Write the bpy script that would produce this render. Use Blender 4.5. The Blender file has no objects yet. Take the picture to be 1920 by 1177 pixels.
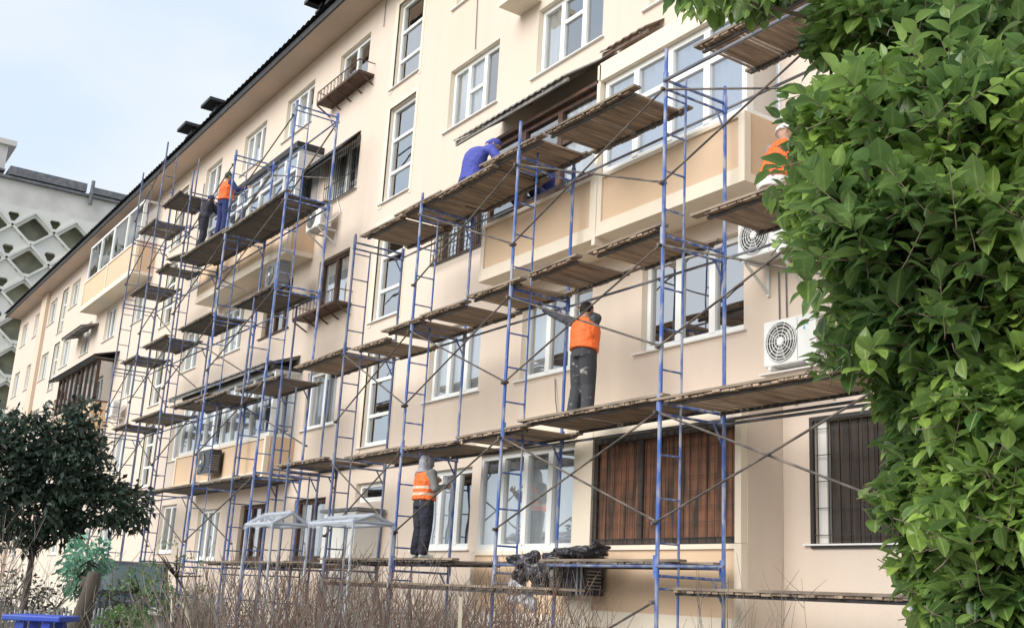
import bpy, bmesh, math, random
from mathutils import Vector, Matrix, noise
random.seed(11)
R_ = math.radians
SC = bpy.context.scene
COL = SC.collection
# ------------------------------------------------------------------ camera
YAW, PITCH, ROLL, FPX, CX, CY = 0.615187, 0.256555, 0.0466265, 2035.23, 1041.12, 582.09
fw = Vector((-math.cos(YAW)*math.cos(PITCH), math.sin(YAW)*math.cos(PITCH), math.sin(PITCH)))
r0 = fw.cross(Vector((0, 0, 1))).normalized(); u0 = r0.cross(fw)
CR = r0*math.cos(ROLL)+u0*math.sin(ROLL); CU = u0*math.cos(ROLL)-r0*math.sin(ROLL)
cam = bpy.data.cameras.new('camera'); camo = bpy.data.objects.new('camera', cam); COL.objects.link(camo)
camo.matrix_world = Matrix(((CR.x, CU.x, -fw.x, 0), (CR.y, CU.y, -fw.y, 0), (CR.z, CU.z, -fw.z, 0), (0, 0, 0, 1)))
cam.sensor_width = 36; cam.lens = 36*FPX/1920
cam.shift_x = -(CX-960)/1920; cam.shift_y = (CY-588.5)/1920
cam.clip_start = .05; cam.clip_end = 2000
SC.camera = camo
# ------------------------------------------------------------------ world, sun, exposure
SUN_EL, SUN_AZ = 33, 176          # azimuth the light comes from, degrees clockwise from +Y
w = bpy.data.worlds.new('World'); SC.world = w; w.use_nodes = True
nt = w.node_tree; nt.nodes.clear()
def nn(t, ty, **k):
    n = t.nodes.new(ty)
    for a, b in k.items():
        if a in n.inputs.keys(): n.inputs[a].default_value = b
        else: setattr(n, a, b)
    return n
sky = nn(nt, 'ShaderNodeTexSky', sky_type='NISHITA', sun_disc=False, sun_elevation=R_(SUN_EL), sun_rotation=R_(SUN_AZ))
tc = nn(nt, 'ShaderNodeTexCoord')
mp = nn(nt, 'ShaderNodeMapping'); mp.inputs['Scale'].default_value = (1, 1, 2.2)
ns = nn(nt, 'ShaderNodeTexNoise'); ns.inputs['Scale'].default_value = 2.6; ns.inputs['Detail'].default_value = 5; ns.inputs['Roughness'].default_value = .5
rp = nn(nt, 'ShaderNodeValToRGB'); rp.color_ramp.elements[0].position = .36; rp.color_ramp.elements[1].position = .62
rp.color_ramp.elements[0].color = (6.5, 7.5, 8.5, 1); rp.color_ramp.elements[1].color = (8.3, 8.5, 8.7, 1)
mx = nn(nt, 'ShaderNodeMix', data_type='RGBA'); mx.inputs['Factor'].default_value = .82
bg = nn(nt, 'ShaderNodeBackground'); bg.inputs['Strength'].default_value = .1
wo = nn(nt, 'ShaderNodeOutputWorld')
L = nt.links.new
L(tc.outputs['Generated'], mp.inputs['Vector']); L(mp.outputs['Vector'], ns.inputs['Vector']); L(ns.outputs['Fac'], rp.inputs['Fac'])
L(sky.outputs['Color'], mx.inputs['A']); L(rp.outputs['Color'], mx.inputs['B']); L(mx.outputs['Result'], bg.inputs['Color']); L(bg.outputs['Background'], wo.inputs['Surface'])
sl = bpy.data.lights.new('sun', 'SUN'); sl.energy = 3.1; sl.angle = R_(50); sl.color = (1, .96, .89)
so = bpy.data.objects.new('sun', sl); COL.objects.link(so)
sd = Vector((math.sin(R_(SUN_AZ))*math.cos(R_(SUN_EL)), math.cos(R_(SUN_AZ))*math.cos(R_(SUN_EL)), math.sin(R_(SUN_EL))))
so.rotation_euler = sd.to_track_quat('Z', 'Y').to_euler()
SC.view_settings.view_transform = 'Standard'; SC.view_settings.look = 'None'; SC.view_settings.gamma = 1
SC.view_settings.exposure = 0.40

def ray(px, py): return fw + CR*((px-CX)/FPX) - CU*((py-CY)/FPX)
def P(px, py, Y):            # the point of the plane Y=const seen at a pixel of the 1920 px photograph
    d = ray(px, py); return d*(Y/d.y)
def PD(px, py, dist): return ray(px, py)*dist
# ------------------------------------------------------------------ materials
MATS = {}
def mat(name, col, col2=None, scale=3.0, rough=.8, bump=0, bscale=60, metal=0, spec=.5, detail=4, stretch=(1, 1, 1), lo=.35, hi=.65, trans=0, coat=0):
    if name in MATS: return MATS[name]
    m = bpy.data.materials.new(name); m.use_nodes = True; t = m.node_tree; b = t.nodes['Principled BSDF']
    b.inputs['Base Color'].default_value = (*col, 1); b.inputs['Roughness'].default_value = rough
    b.inputs['Metallic'].default_value = metal; b.inputs['Specular IOR Level'].default_value = spec
    b.inputs['Coat Weight'].default_value = coat
    c = nn(t, 'ShaderNodeTexCoord'); mpn = nn(t, 'ShaderNodeMapping'); mpn.inputs['Scale'].default_value = stretch
    t.links.new(c.outputs['Object'], mpn.inputs['Vector'])
    if col2:
        n = nn(t, 'ShaderNodeTexNoise'); n.inputs['Scale'].default_value = scale; n.inputs['Detail'].default_value = detail
        r = nn(t, 'ShaderNodeValToRGB'); r.color_ramp.elements[0].position = lo; r.color_ramp.elements[1].position = hi
        r.color_ramp.elements[0].color = (*col, 1); r.color_ramp.elements[1].color = (*col2, 1)
        t.links.new(mpn.outputs['Vector'], n.inputs['Vector']); t.links.new(n.outputs['Fac'], r.inputs['Fac']); t.links.new(r.outputs['Color'], b.inputs['Base Color'])
    if bump:
        n2 = nn(t, 'ShaderNodeTexNoise'); n2.inputs['Scale'].default_value = bscale; n2.inputs['Detail'].default_value = 3
        bp = nn(t, 'ShaderNodeBump'); bp.inputs['Strength'].default_value = bump; bp.inputs['Distance'].default_value = .02 if bump < 1 else .06
        t.links.new(mpn.outputs['Vector'], n2.inputs['Vector']); t.links.new(n2.outputs['Fac'], bp.inputs['Height']); t.links.new(bp.outputs['Normal'], b.inputs['Normal'])
    MATS[name] = m; return m
def wallmat(name, a, b_, c_, streak=.25):
    m = mat(name, a, b_, scale=.35, rough=.9, bump=.25, bscale=90, detail=5, lo=.3, hi=.7)
    t = m.node_tree; bs = t.nodes['Principled BSDF']; ramp = [n for n in t.nodes if n.type == 'VALTORGB'][0]
    mp2 = [n for n in t.nodes if n.type == 'MAPPING'][0]
    m3 = nn(t, 'ShaderNodeMapping'); m3.inputs['Scale'].default_value = (1.6, 1.6, .22)
    n3 = nn(t, 'ShaderNodeTexNoise'); n3.inputs['Scale'].default_value = 1.3; n3.inputs['Detail'].default_value = 7
    r3 = nn(t, 'ShaderNodeValToRGB'); r3.color_ramp.elements[0].position = .48; r3.color_ramp.elements[1].position = .74
    r3.color_ramp.elements[0].color = (0, 0, 0, 1); r3.color_ramp.elements[1].color = (1, 1, 1, 1)
    mm = nn(t, 'ShaderNodeMath', operation='MULTIPLY'); mm.inputs[1].default_value = streak
    x = nn(t, 'ShaderNodeMix', data_type='RGBA'); x.inputs['B'].default_value = (*c_, 1)
    tcn = [n for n in t.nodes if n.type == 'TEX_COORD'][0]
    t.links.new(tcn.outputs['Object'], m3.inputs['Vector']); t.links.new(m3.outputs['Vector'], n3.inputs['Vector']); t.links.new(n3.outputs['Fac'], r3.inputs['Fac'])
    t.links.new(r3.outputs['Color'], mm.inputs[0]); t.links.new(mm.outputs[0], x.inputs['Factor']); t.links.new(ramp.outputs['Color'], x.inputs['A']); t.links.new(x.outputs['Result'], bs.inputs['Base Color'])
    return m
M_WALL = wallmat('stucco_cream', (.665, .56, .46), (.66, .56, .49), (.60, .50, .42), .4)
M_TRIM = wallmat('stucco_trim', (.76, .66, .53), (.77, .69, .58), (.68, .58, .47), .3)
M_TAN = wallmat('stucco_tan', (.66, .475, .31), (.64, .475, .34), (.57, .42, .30), .4)
M_PLINTH = wallmat('plinth_stucco', (.60, .54, .45), (.66, .60, .52), (.5, .45, .38), .4)
M_SOFF = mat('soffit_render', (.60, .47, .38), (.54, .43, .36), scale=.8, rough=.95)
M_PVC = mat('white_pvc', (.80, .81, .80), (.74, .75, .74), scale=2, rough=.45)
M_BROWNF = mat('brown_frame', (.10, .045, .025), (.05, .028, .02), scale=6, rough=.6)
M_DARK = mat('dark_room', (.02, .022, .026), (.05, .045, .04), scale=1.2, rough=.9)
M_CURT = mat('curtain', (.85, .85, .85), (.66, .67, .69), scale=2.2, rough=.9, stretch=(2.5, 1, .4))
M_CURTD = mat('curtain_dark', (.25, .22, .2), (.12, .11, .11), scale=2, rough=.9, stretch=(3, 1, .5))
M_ROOF = mat('roof_sheet', (.018, .019, .022), (.035, .036, .04), scale=4, rough=.6)
M_BOARD = mat('old_boards', (.21, .09, .047), (.04, .028, .022), scale=1.6, rough=.75, bump=.5, bscale=20, stretch=(6, 5, .8), lo=.42, hi=.66)
M_BOARDD = mat('dark_boards', (.07, .05, .04), (.03, .026, .024), scale=3, rough=.8, bump=.5, bscale=20, stretch=(5, 5, .5))
M_MESH = mat('rusty_grille', (.03, .028, .027), rough=.7)
M_BLUE = mat('blue_tube_paint', (.05, .12, .40), (.34, .36, .42), scale=11, rough=.5, lo=.44, hi=.64, detail=8, stretch=(1, 1, .35))
M_BLUED = mat('worn_blue_tube', (.06, .09, .22), (.22, .24, .29), scale=7, rough=.55, lo=.42, hi=.68, detail=6, stretch=(1, 1, .35))
M_STEEL = mat('brace_steel', (.07, .06, .055), (.22, .18, .15), scale=5, rough=.6, lo=.45, hi=.75, detail=5)
M_LEDG = mat('ledger_steel', (.13, .14, .18), (.26, .26, .28), scale=4, rough=.55, lo=.4, hi=.7)
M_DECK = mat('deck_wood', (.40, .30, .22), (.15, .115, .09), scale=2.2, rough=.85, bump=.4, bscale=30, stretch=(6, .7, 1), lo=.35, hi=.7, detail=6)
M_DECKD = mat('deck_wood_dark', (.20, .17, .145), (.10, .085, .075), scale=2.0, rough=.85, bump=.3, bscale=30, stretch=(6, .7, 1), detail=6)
def vary(m, lo=.7, hi=1.3):
    t = m.node_tree; b = t.nodes['Principled BSDF']; l = b.inputs['Base Color'].links[0]; src = l.from_socket
    oi = nn(t, 'ShaderNodeObjectInfo'); mr = nn(t, 'ShaderNodeMapRange'); mr.inputs['To Min'].default_value = lo; mr.inputs['To Max'].default_value = hi
    h = nn(t, 'ShaderNodeHueSaturation'); t.links.new(oi.outputs['Random'], mr.inputs['Value']); t.links.new(mr.outputs['Result'], h.inputs['Value']); t.links.new(src, h.inputs['Color']); t.links.new(h.outputs['Color'], b.inputs['Base Color'])
vary(M_DECK); vary(M_DECKD)
M_RAIL = mat('deck_edge_wood', (.30, .24, .18), (.14, .11, .09), scale=3, rough=.85, stretch=(.6, 4, 4), detail=6)
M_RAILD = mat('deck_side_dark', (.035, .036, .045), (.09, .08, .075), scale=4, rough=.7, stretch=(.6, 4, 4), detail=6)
M_CONC = mat('grey_concrete', (.60, .58, .56), (.74, .72, .69), scale=.6, rough=.95, detail=8)
M_CONCP = mat('pale_concrete_lattice', (.66, .66, .62), (.76, .75, .71), scale=.5, rough=.9, detail=6)
M_OLIVE = mat('loggia_olive', (.42, .42, .30), (.22, .22, .17), scale=.6, rough=.9)
M_GREYM = mat('grey_metal', (.11, .12, .135), (.2, .2, .21), scale=3, rough=.5)
M_CORR = mat('corrugated_sheet', (.16, .16, .155), (.30, .29, .27), scale=2.2, rough=.7, stretch=(1, 1, 1))
M_WHITE = mat('painted_white_metal', (.74, .75, .74), (.66, .67, .66), scale=3, rough=.4)
M_FAN = mat('fan_grey', (.25, .26, .26), rough=.5)
M_FAND = mat('fan_hollow', (.05, .05, .05), rough=.7)
M_BLKP = mat('black_plastic', (.012, .012, .016), (.04, .04, .05), scale=6, rough=.22, bump=.6, bscale=14)
M_SILV = mat('silver_sheet', (.30, .31, .36), (.55, .55, .58), scale=4, rough=.3, bump=.6, bscale=12)
M_GAS = mat('gas_pipe_yellow', (.62, .33, .07), rough=.5)
M_LOGO = mat('logo_blue', (.12, .38, .62), rough=.5)
def glassmat(name, tint, refl, rough=.015):
    m = bpy.data.materials.new(name); m.use_nodes = True; t = m.node_tree; t.nodes.clear()
    o = nn(t, 'ShaderNodeOutputMaterial'); tr = nn(t, 'ShaderNodeBsdfTransparent'); tr.inputs['Color'].default_value = (*tint, 1)
    gl = nn(t, 'ShaderNodeBsdfGlossy'); gl.inputs['Roughness'].default_value = rough; gl.inputs['Color'].default_value = (.95, .975, 1, 1)
    fr = nn(t, 'ShaderNodeLayerWeight'); fr.inputs['Blend'].default_value = .32
    mr = nn(t, 'ShaderNodeMapRange'); mr.inputs['To Min'].default_value = refl[0]; mr.inputs['To Max'].default_value = refl[1]
    ms = nn(t, 'ShaderNodeMixShader'); c = nn(t, 'ShaderNodeTexCoord'); n = nn(t, 'ShaderNodeTexNoise'); n.inputs['Scale'].default_value = .7
    bp = nn(t, 'ShaderNodeBump'); bp.inputs['Strength'].default_value = .12; bp.inputs['Distance'].default_value = .1
    t.links.new(c.outputs['Object'], n.inputs['Vector']); t.links.new(n.outputs['Fac'], bp.inputs['Height']); t.links.new(bp.outputs['Normal'], gl.inputs['Normal'])
    t.links.new(fr.outputs['Fresnel'], mr.inputs['Value']); t.links.new(mr.outputs['Result'], ms.inputs['Fac'])
    t.links.new(tr.outputs[0], ms.inputs[1]); t.links.new(gl.outputs[0], ms.inputs[2]); t.links.new(ms.outputs[0], o.inputs['Surface'])
    MATS[name] = m; return m
M_GLASS = glassmat('window_glass', (.80, .83, .85), (.40, .97))
M_GLASSB = glassmat('bright_glass', (.55, .62, .7), (.52, .98))
M_CURTB = mat('pale_blue_blind', (.80, .83, .90), (.72, .76, .84), scale=2, rough=.9)
# ------------------------------------------------------------------ helpers
def put(name, verts, faces, m, parent=None, smooth=False):
    me = bpy.data.meshes.new(name); me.from_pydata([tuple(v) for v in verts], [], faces); me.update()
    o = bpy.data.objects.new(name, me); COL.objects.link(o)
    for x in (m if isinstance(m, (list, tuple)) else [m]): me.materials.append(x)
    if parent: o.parent = parent
    if smooth:
        for p in me.polygons: p.use_smooth = True
    return o
class MB:
    def __init__(s): s.v = []; s.f = []; s.mi = []
    def add(s, vs, fs, mi=0):
        n = len(s.v); s.v += [tuple(v) for v in vs]; s.f += [tuple(i+n for i in f) for f in fs]; s.mi += [mi]*len(fs)
    def box(s, x0, x1, y0, y1, z0, z1, mi=0):
        s.add([(x0, y0, z0), (x1, y0, z0), (x1, y1, z0), (x0, y1, z0), (x0, y0, z1), (x1, y0, z1), (x1, y1, z1), (x0, y1, z1)],
              [(0, 3, 2, 1), (4, 5, 6, 7), (0, 1, 5, 4), (1, 2, 6, 5), (2, 3, 7, 6), (3, 0, 4, 7)], mi)
    def tube(s, a, b, r, n=8, r2=None, mi=0):
        a = Vector(a); b = Vector(b); d = (b-a).normalized(); r2 = r if r2 is None else r2
        x = d.orthogonal().normalized(); y = d.cross(x); vs = []
        for c, rr in ((a, r), (b, r2)):
            for i in range(n):
                t = 2*math.pi*i/n; vs.append(c+x*(rr*math.cos(t))+y*(rr*math.sin(t)))
        fs = [(i, (i+1) % n, n+(i+1) % n, n+i) for i in range(n)]+[tuple(range(n-1, -1, -1)), tuple(range(n, 2*n))]
        s.add(vs, fs, mi)
    def bar(s, a, b, w, h, up=(0, 0, 1), mi=0):
        a = Vector(a); b = Vector(b); d = (b-a).normalized(); x = d.cross(Vector(up)).normalized(); y = x.cross(d)
        vs = []
        for c in (a, b):
            for i, j in ((-1, -1), (1, -1), (1, 1), (-1, 1)): vs.append(c+x*(w/2*i)+y*(h/2*j))
        s.add(vs, [(0, 1, 5, 4), (1, 2, 6, 5), (2, 3, 7, 6), (3, 0, 4, 7), (3, 2, 1, 0), (4, 5, 6, 7)], mi)
    def path(s, pts, r, n=6, r2=None, mi=0):
        pts = [Vector(p) for p in pts]; N = len(pts); vs = []; ref = None
        for k, p in enumerate(pts):
            d = (pts[min(k+1, N-1)]-pts[max(k-1, 0)]).normalized()
            x = d.orthogonal().normalized() if ref is None else (ref-d*ref.dot(d)).normalized()
            ref = x; y = d.cross(x); rr = r if r2 is None else r+(r2-r)*k/(N-1)
            for i in range(n):
                t = 2*math.pi*i/n; vs.append(p+x*(rr*math.cos(t))+y*(rr*math.sin(t)))
        fs = [(k*n+i, k*n+(i+1) % n, (k+1)*n+(i+1) % n, (k+1)*n+i) for k in range(N-1) for i in range(n)]
        fs += [tuple(range(n-1, -1, -1)), tuple(range((N-1)*n, N*n))]
        s.add(vs, fs, mi)
    def build(s, name, m, parent=None, smooth=False, loc=None):
        vs = s.v
        if loc is not None: vs = [(v[0]-loc[0], v[1]-loc[1], v[2]-loc[2]) for v in vs]
        o = put(name, vs, s.f, m, parent, smooth)
        if isinstance(m, (list, tuple)): o.data.polygons.foreach_set('material_index', s.mi)
        if loc is not None: o.location = loc
        return o
def empty(name, loc, label=None, cat=None, group=None, rz=0):
    o = bpy.data.objects.new(name, None); COL.objects.link(o); o.location = loc; o.rotation_euler.z = rz; o.empty_display_size = .2
    if label: o['label'] = label
    if cat: o['category'] = cat
    if group: o['group'] = group
    return o
def tag(o, label=None, cat=None, group=None, kind=None):
    if label: o['label'] = label
    if cat: o['category'] = cat
    if group: o['group'] = group
    if kind: o['kind'] = kind
    return o
def bevel(o, w=.01, seg=2):
    bm = bmesh.new(); bm.from_mesh(o.data)
    bmesh.ops.bevel(bm, geom=bm.edges[:], offset=w, segments=seg, affect='EDGES', profile=.5); bm.to_mesh(o.data); bm.free(); return o
GZ = -1.6
WY = 9.9
# ------------------------------------------------------------------ ground and setting
def noisy_grid(name, x0, x1, y0, y1, nx, ny, z, m, amp=.0):
    vs = []; fs = []
    for j in range(ny+1):
        for i in range(nx+1):
            x = x0+(x1-x0)*i/nx; y = y0+(y1-y0)*j/ny; vs.append((x, y, z+amp*noise.noise(Vector((x*.5, y*.5, 0)))))
    for j in range(ny):
        for i in range(nx): a = j*(nx+1)+i; fs.append((a, a+1, a+nx+2, a+nx+1))
    return put(name, vs, fs, m)
M_SOIL = mat('soil_and_litter', (.22, .19, .14), (.12, .12, .07), scale=2.5, rough=1, bump=.6, bscale=12, detail=8)
M_ASPH = mat('asphalt', (.16, .155, .15), (.11, .11, .108), scale=5, rough=.9, bump=.3, bscale=80)
M_PAVE = mat('concrete_path', (.46, .44, .41), (.36, .34, .32), scale=1.2, rough=.9, bump=.3, bscale=40)
tag(noisy_grid('ground', -500, 300, -300, 500, 8, 8, GZ-.03, M_SOIL), kind='structure')
tag(noisy_grid('lawn_soil', -60, 6, 3.2, 7.2, 80, 10, GZ+.02, M_SOIL, .05), kind='structure')
mbp = MB(); mbp.box(-70, 6, 7.3, 9.2, GZ-.2, GZ+.1); tag(mbp.build('pavement', M_PAVE), kind='structure')
tag(noisy_grid('road', -84, -36, -40, 7.2, 4, 4, GZ+.0, M_ASPH), kind='structure')
# ------------------------------------------------------------------ apartment building
B = empty('apartment_building', (-20, WY, GZ), 'long five-storey cream apartment block with tan balconies behind the blue scaffolding', 'building')
BO = Vector((-20, WY, GZ))
def bb(mb, name, m, parent=None, smooth=False):
    o = mb.build(name, m, None, smooth)
    for v in o.data.vertices: v.co -= BO
    o.parent = parent or B
    return o
X0, X1 = -66, 6
ZT = 13.72
SILL = {1: .70, 2: 3.45, 3: 6.22, 4: 9.03, 5: 11.85}
HEAD = {1: 2.12, 2: 4.82, 3: 7.58, 4: 10.38, 5: 13.1}
wins = []   # x0,x1,z0,z1,style,npanes
cols = [(-11.82, -9.75), (-14.96, -13.02), (-18.14, -16.28), (-24.02, -22.32), (-27.5, -25.62), (-30.8, -29.05), (-34.35, -32.85), (-41.3, -39.7), (-45.5, -43.8), (-49.4, -47.9), (-53.3, -51.7), (-58.0, -56.4), (-61.6, -60.1), (-64.9, -63.5), (-5.6, -3.8), (-1.9, 0)]
special = {}
for ci, (a, b) in enumerate(cols):
    for f in range(1, 6):
        if f == 1 and ci in (0, 1): continue
        if f == 3 and ci in (0, 1): continue
        if f == 4 and ci in (4, 5): continue
        if f == 2 and ci in (4, 5): continue
        if ci in (7, 8) and f == 5: continue
        if ci in (8, 9) and f == 3: continue
        st = 'white'
        if (ci, f) in ((3, 3), (4, 3), (3, 1), (4, 1), (10, 3)): st = 'brown'
        wins.append([a, b, SILL[f], HEAD[f], st, 3 if b-a > 1.7 else 2, ci, f])
for W_ in wins:
    if W_[6] in (3, 4, 5) and W_[7] == 1: W_[2] = .5; W_[3] = 1.86
    if W_[6] == 0 and W_[7] == 2: W_[5] = 3
wins.append([-8.6, -7.2, .71, 2.13, 'mesh', 2, 20, 1])
wins.append([-8.4, -6.9, SILL[4], HEAD[4], 'white', 2, 20, 4])
stairs = [(-20.86, -19.62), (-37.4, -36.2), (-55.2, -54.0)]
for a, b in stairs:
    for z0, z1 in ((2.8, 4.95), (5.5, 7.72), (8.22, 10.5), (11.0, 13.15)): wins.append([a, b, z0, z1, 'stair', 1, 30, 0])
    wins.append([a, b, 1.66, 2.06, 'slit', 1, 31, 0])
# wall skin with real openings
xs = sorted(set([X0, X1]+[round(v, 3) for W_ in wins for v in W_[:2]])); zs = sorted(set([GZ, -.35, ZT]+[round(v, 3) for W_ in wins for v in W_[2:4]]))
mb = MB()
def inwin(x, z):
    for W_ in wins:
        if W_[0] < x < W_[1] and W_[2] < z < W_[3]: return True
    return False
for i in range(len(xs)-1):
    for j in range(len(zs)-1):
        if not inwin((xs[i]+xs[i+1])/2, (zs[j]+zs[j+1])/2):
            mb.add([(xs[i], WY, zs[j]), (xs[i+1], WY, zs[j]), (xs[i+1], WY, zs[j+1]), (xs[i], WY, zs[j+1])], [(0, 1, 2, 3)])
bb(mb, 'wall', M_WALL); mb = MB()
D_ = .2
def reveal(a, b, c, d, parent):
    y1 = WY+D_; mb = MB()
    mb.add([(a, WY, c), (a, y1, c), (a, y1, d), (a, WY, d), (b, WY, c), (b, WY, d), (b, y1, d), (b, y1, c)], [(0, 1, 2, 3), (4, 5, 6, 7), (0, 4, 7, 1), (3, 2, 6, 5)])
    bb(mb, 'reveal', M_TRIM, parent)
for (x, s) in ((X0, 1), (X1, -1)):   # end walls
    mb.add([(x, WY, GZ), (x, WY+12, GZ), (x, WY+12, ZT+.3), (x, WY, ZT+.3)], [(0, 1, 2, 3)])
mb.add([(X0, WY+12, GZ), (X1, WY+12, GZ), (X1, WY+12, ZT), (X0, WY+12, ZT)], [(0, 1, 2, 3)])
bb(mb, 'end_wall', M_WALL)
mb = MB(); mb.box(X0, X1, WY-.045, WY-.002, GZ, -.36); bb(mb, 'plinth', M_PLINTH)
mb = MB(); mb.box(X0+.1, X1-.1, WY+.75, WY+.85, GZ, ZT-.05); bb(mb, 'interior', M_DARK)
# slightly raised trim: bands around stair windows, tan pilasters
mb = MB()
for a, b in stairs:
    for z0, z1 in ((2.8, 4.95), (5.5, 7.72), (8.22, 10.5), (11.0, 13.15)):
        mb = MB(); mb.box(a-.16, a, WY-.012, WY+.03, z0-.1, z1+.1); mb.box(b, b+.1, WY-.012, WY+.03, z0-.1, z1+.1)
        mb.box(a, b, WY-.012, WY+.03, z1, z1+.1)
        bb(mb, 'trim', M_TRIM)
mb = MB()
for x in (-59.6,): mb.box(x, x+1.3, WY-.16, WY-.001, GZ, ZT-.01)
bb(mb, 'pilaster', wallmat('stucco_pillar', (.66, .52, .40), (.67, .54, .44), (.6, .5, .4), .3))
# eaves and roof
mb = MB()
EY = 9.17
mb.box(X0-.3, X1+.3, EY, WY-.004, ZT, ZT+.09)
bb(mb, 'soffit', M_SOFF)
mb = MB(); mb.box(X0-.35, X1+.35, EY-.06, EY-.003, ZT-.05, ZT+.13)
n = 420
for i in range(n+1):      # corrugated edge of the roof sheet
    pass
vs = []; fs = []
n = 700
for i in range(n+1):
    x = X0-.4+(X1-X0+.8)*i/n; dz = .028*math.sin(i*2.1)
    vs += [(x, EY-.16, ZT+.17+dz), (x, WY+6, ZT+2.5+dz)]
for i in range(n): fs.append((2*i, 2*i+2, 2*i+3, 2*i+1))
mb.add(vs, fs); mb.add([(X0-.4, WY+12.8, ZT+.17), (X1+.4, WY+12.8, ZT+.17), (X1+.4, WY+6, ZT+2.5), (X0-.4, WY+6, ZT+2.5)], [(0, 1, 2, 3)])
rf = bb(mb, 'roof', M_ROOF)
for (px, py) in ((412, 196), (366, 238), (612, 30), (620, 22)):
    p = P(px, py, 9.55); mb = MB(); x = p.x; z = ZT+.35
    mb.box(x-.22, x+.22, 9.4, 9.95, z-.3, z+.62); mb.box(x-.5, x+.42, 9.1, 10.1, z+.62, z+.72)
    mb.box(x-.3, x+.3, 9.35, 10.0, z+.36, z+.42)
    bb(mb, 'roof_vent', M_ROOF, rf)
# --- window builder
def strip_curtain(x0, x1, z0, z1, y, parent, m):
    n = max(8, int((x1-x0)*22)); vs = []; fs = []
    ph = random.random()*6
    for i in range(n+1):
        x = x0+(x1-x0)*i/n; yy = y+.025*math.sin(i*1.5+ph)+.015*math.sin(i*.6+ph*2)
        vs += [(x, yy, z0), (x, yy, z1)]
    for i in range(n): fs.append((2*i, 2*i+2, 2*i+3, 2*i+1))
    mb = MB(); mb.add(vs, fs); return bb(mb, 'curtain', m, parent)
def window(x0, x1, z0, z1, y, style='white', n=3, sill=True, curtain=None, toprow=0, tr=(), glass=None, parent=None, name='window'):
    fm = {'white': M_PVC, 'stair': M_PVC, 'slit': M_PVC, 'brown': M_BROWNF, 'mesh': M_BROWNF}[style]
    mb = MB(); f = .085; m_ = .06; e = .002; yf0, yf1 = y, y+.07
    mb.box(x0, x0+f, yf0, yf1, z0, z1); mb.box(x1-f, x1, yf0, yf1, z0, z1)
    mb.box(x0+f, x1-f, yf0+e, yf1-e, z0, z0+f+.02); mb.box(x0+f, x1-f, yf0+e, yf1-e, z1-f, z1)
    cuts = [x0+(x1-x0)*k/n for k in range(1, n)]
    for c in cuts: mb.box(c-m_, c+m_, yf0-.008, yf1-.008, z0+f, z1-f)
    for (zz, k0, k1) in tr:
        ed = [x0+f]+cuts+[x1-f]; mb.box(ed[k0]+(m_ if k0 else 0), ed[k1]-(m_ if k1 < n else 0), yf0+2*e, yf1-2*e, zz-.035, zz+.035)
    if toprow:
        zz = z1-toprow; mb.box(x0+f, x1-f, yf0+.004, yf1-.004, zz-.04, zz+.04)
    fr = bb(mb, name, fm, parent)
    mb = MB(); mb.add([(x0+f*.5, y+.04, z0+.02), (x1-f*.5, y+.04, z0+.02), (x1-f*.5, y+.04, z1-.02), (x0+f*.5, y+.04, z1-.02)], [(0, 1, 2, 3)])
    dst = fr if parent is None else parent
    bb(mb, 'pane', glass or M_GLASS, dst)
    if curtain: 
        for (a, b, m) in curtain: strip_curtain(x0+(x1-x0)*a, x0+(x1-x0)*b, z0+.03, z1-.06, y+.10, dst, m)
    if sill:
        mb = MB(); mb.box(x0-.16, x1+.06, WY-.055, WY+.09, z0-.022, z0-.003)
        bb(mb, 'sill', M_PVC if style != 'brown' else M_BROWNF, dst)
    return fr
for x0, x1, z0, z1, st, n, ci, f in wins:
    k = random.random(); cur = None
    if st in ('white', 'brown') and k < .92:
        mm = M_CURT if random.random() < .8 else M_CURTD
        cur = [(0, .28, mm), (.66, 1, mm)] if k < .35 else [(0, random.uniform(.5, 1), mm)]
    g = M_GLASS; tr = ()
    if st == 'stair':
        h = z1-z0; tr = ((z0+h*.31, 0, 1), (z0+h*.655, 0, 1)); g = M_GLASSB; cur = None; n = 1
    if ci == 2 and f == 4: tr = ((z0+.68, 1, 2),)
    if ci == 1 and f == 4: tr = ((z0+.85, 1, 2),); cur = [(0, .3, M_CURT)]
    if ci == 0 and f == 2: g = M_GLASSB; cur = None
    if ci == 1 and f == 2: cur = [(.0, .25, M_CURT), (.35, .8, M_CURTD)]; n = 3
    if ci == 2 and f == 2: cur = [(.0, 1, M_CURT)]
    if ci == 20 and f == 1: cur = None
    if ci == 2 and f == 3: st = 'brown'
    w_o = window(x0+.004, x1-.004, z0+.004, z1-.004, WY+.10, st, n, sill=st != 'slit', curtain=cur, tr=tr, glass=g)
    reveal(x0, x1, z0, z1, w_o)
# mesh-covered window at the right: dark planks and wire behind a dark surround
mb = MB(); x0, x1, z0, z1 = -8.6, -7.2, .71, 2.13
for i in range(9):
    a = x0+.2+(x1-x0-.2)*i/9; mb.box(a+.006, a+(x1-x0-.2)/9-.006, WY+.06, WY+.085, z0+.01, z1-.01)
bb(mb, 'shutter', M_BOARDD)
mb = MB(); mb.box(x0+.04, x0+.17, WY+.02, WY+.09, z0+.01, z1-.01); bb(mb, 'window_jamb', M_CONC)
mb = MB()
for a, b, c, d in ((x0-.05, x0, z0-.05, z1+.05), (x1, x1+.05, z0-.05, z1+.05), (x0, x1, z1, z1+.05), (x0, x1, z0-.05, z0)): mb.box(a, b, WY-.03, WY+.01, c, d)
for i in range(9): a = x0+.06+(x1-x0-.1)*i/8; mb.box(a-.003, a+.003, WY-.018, WY-.008, z0, z1)
for i in range(5): a = z0+.1+(z1-z0-.2)*i/4; mb.box(x0, x1, WY-.026, WY-.018, a-.004, a+.004)
bb(mb, 'grille', M_MESH)
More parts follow.
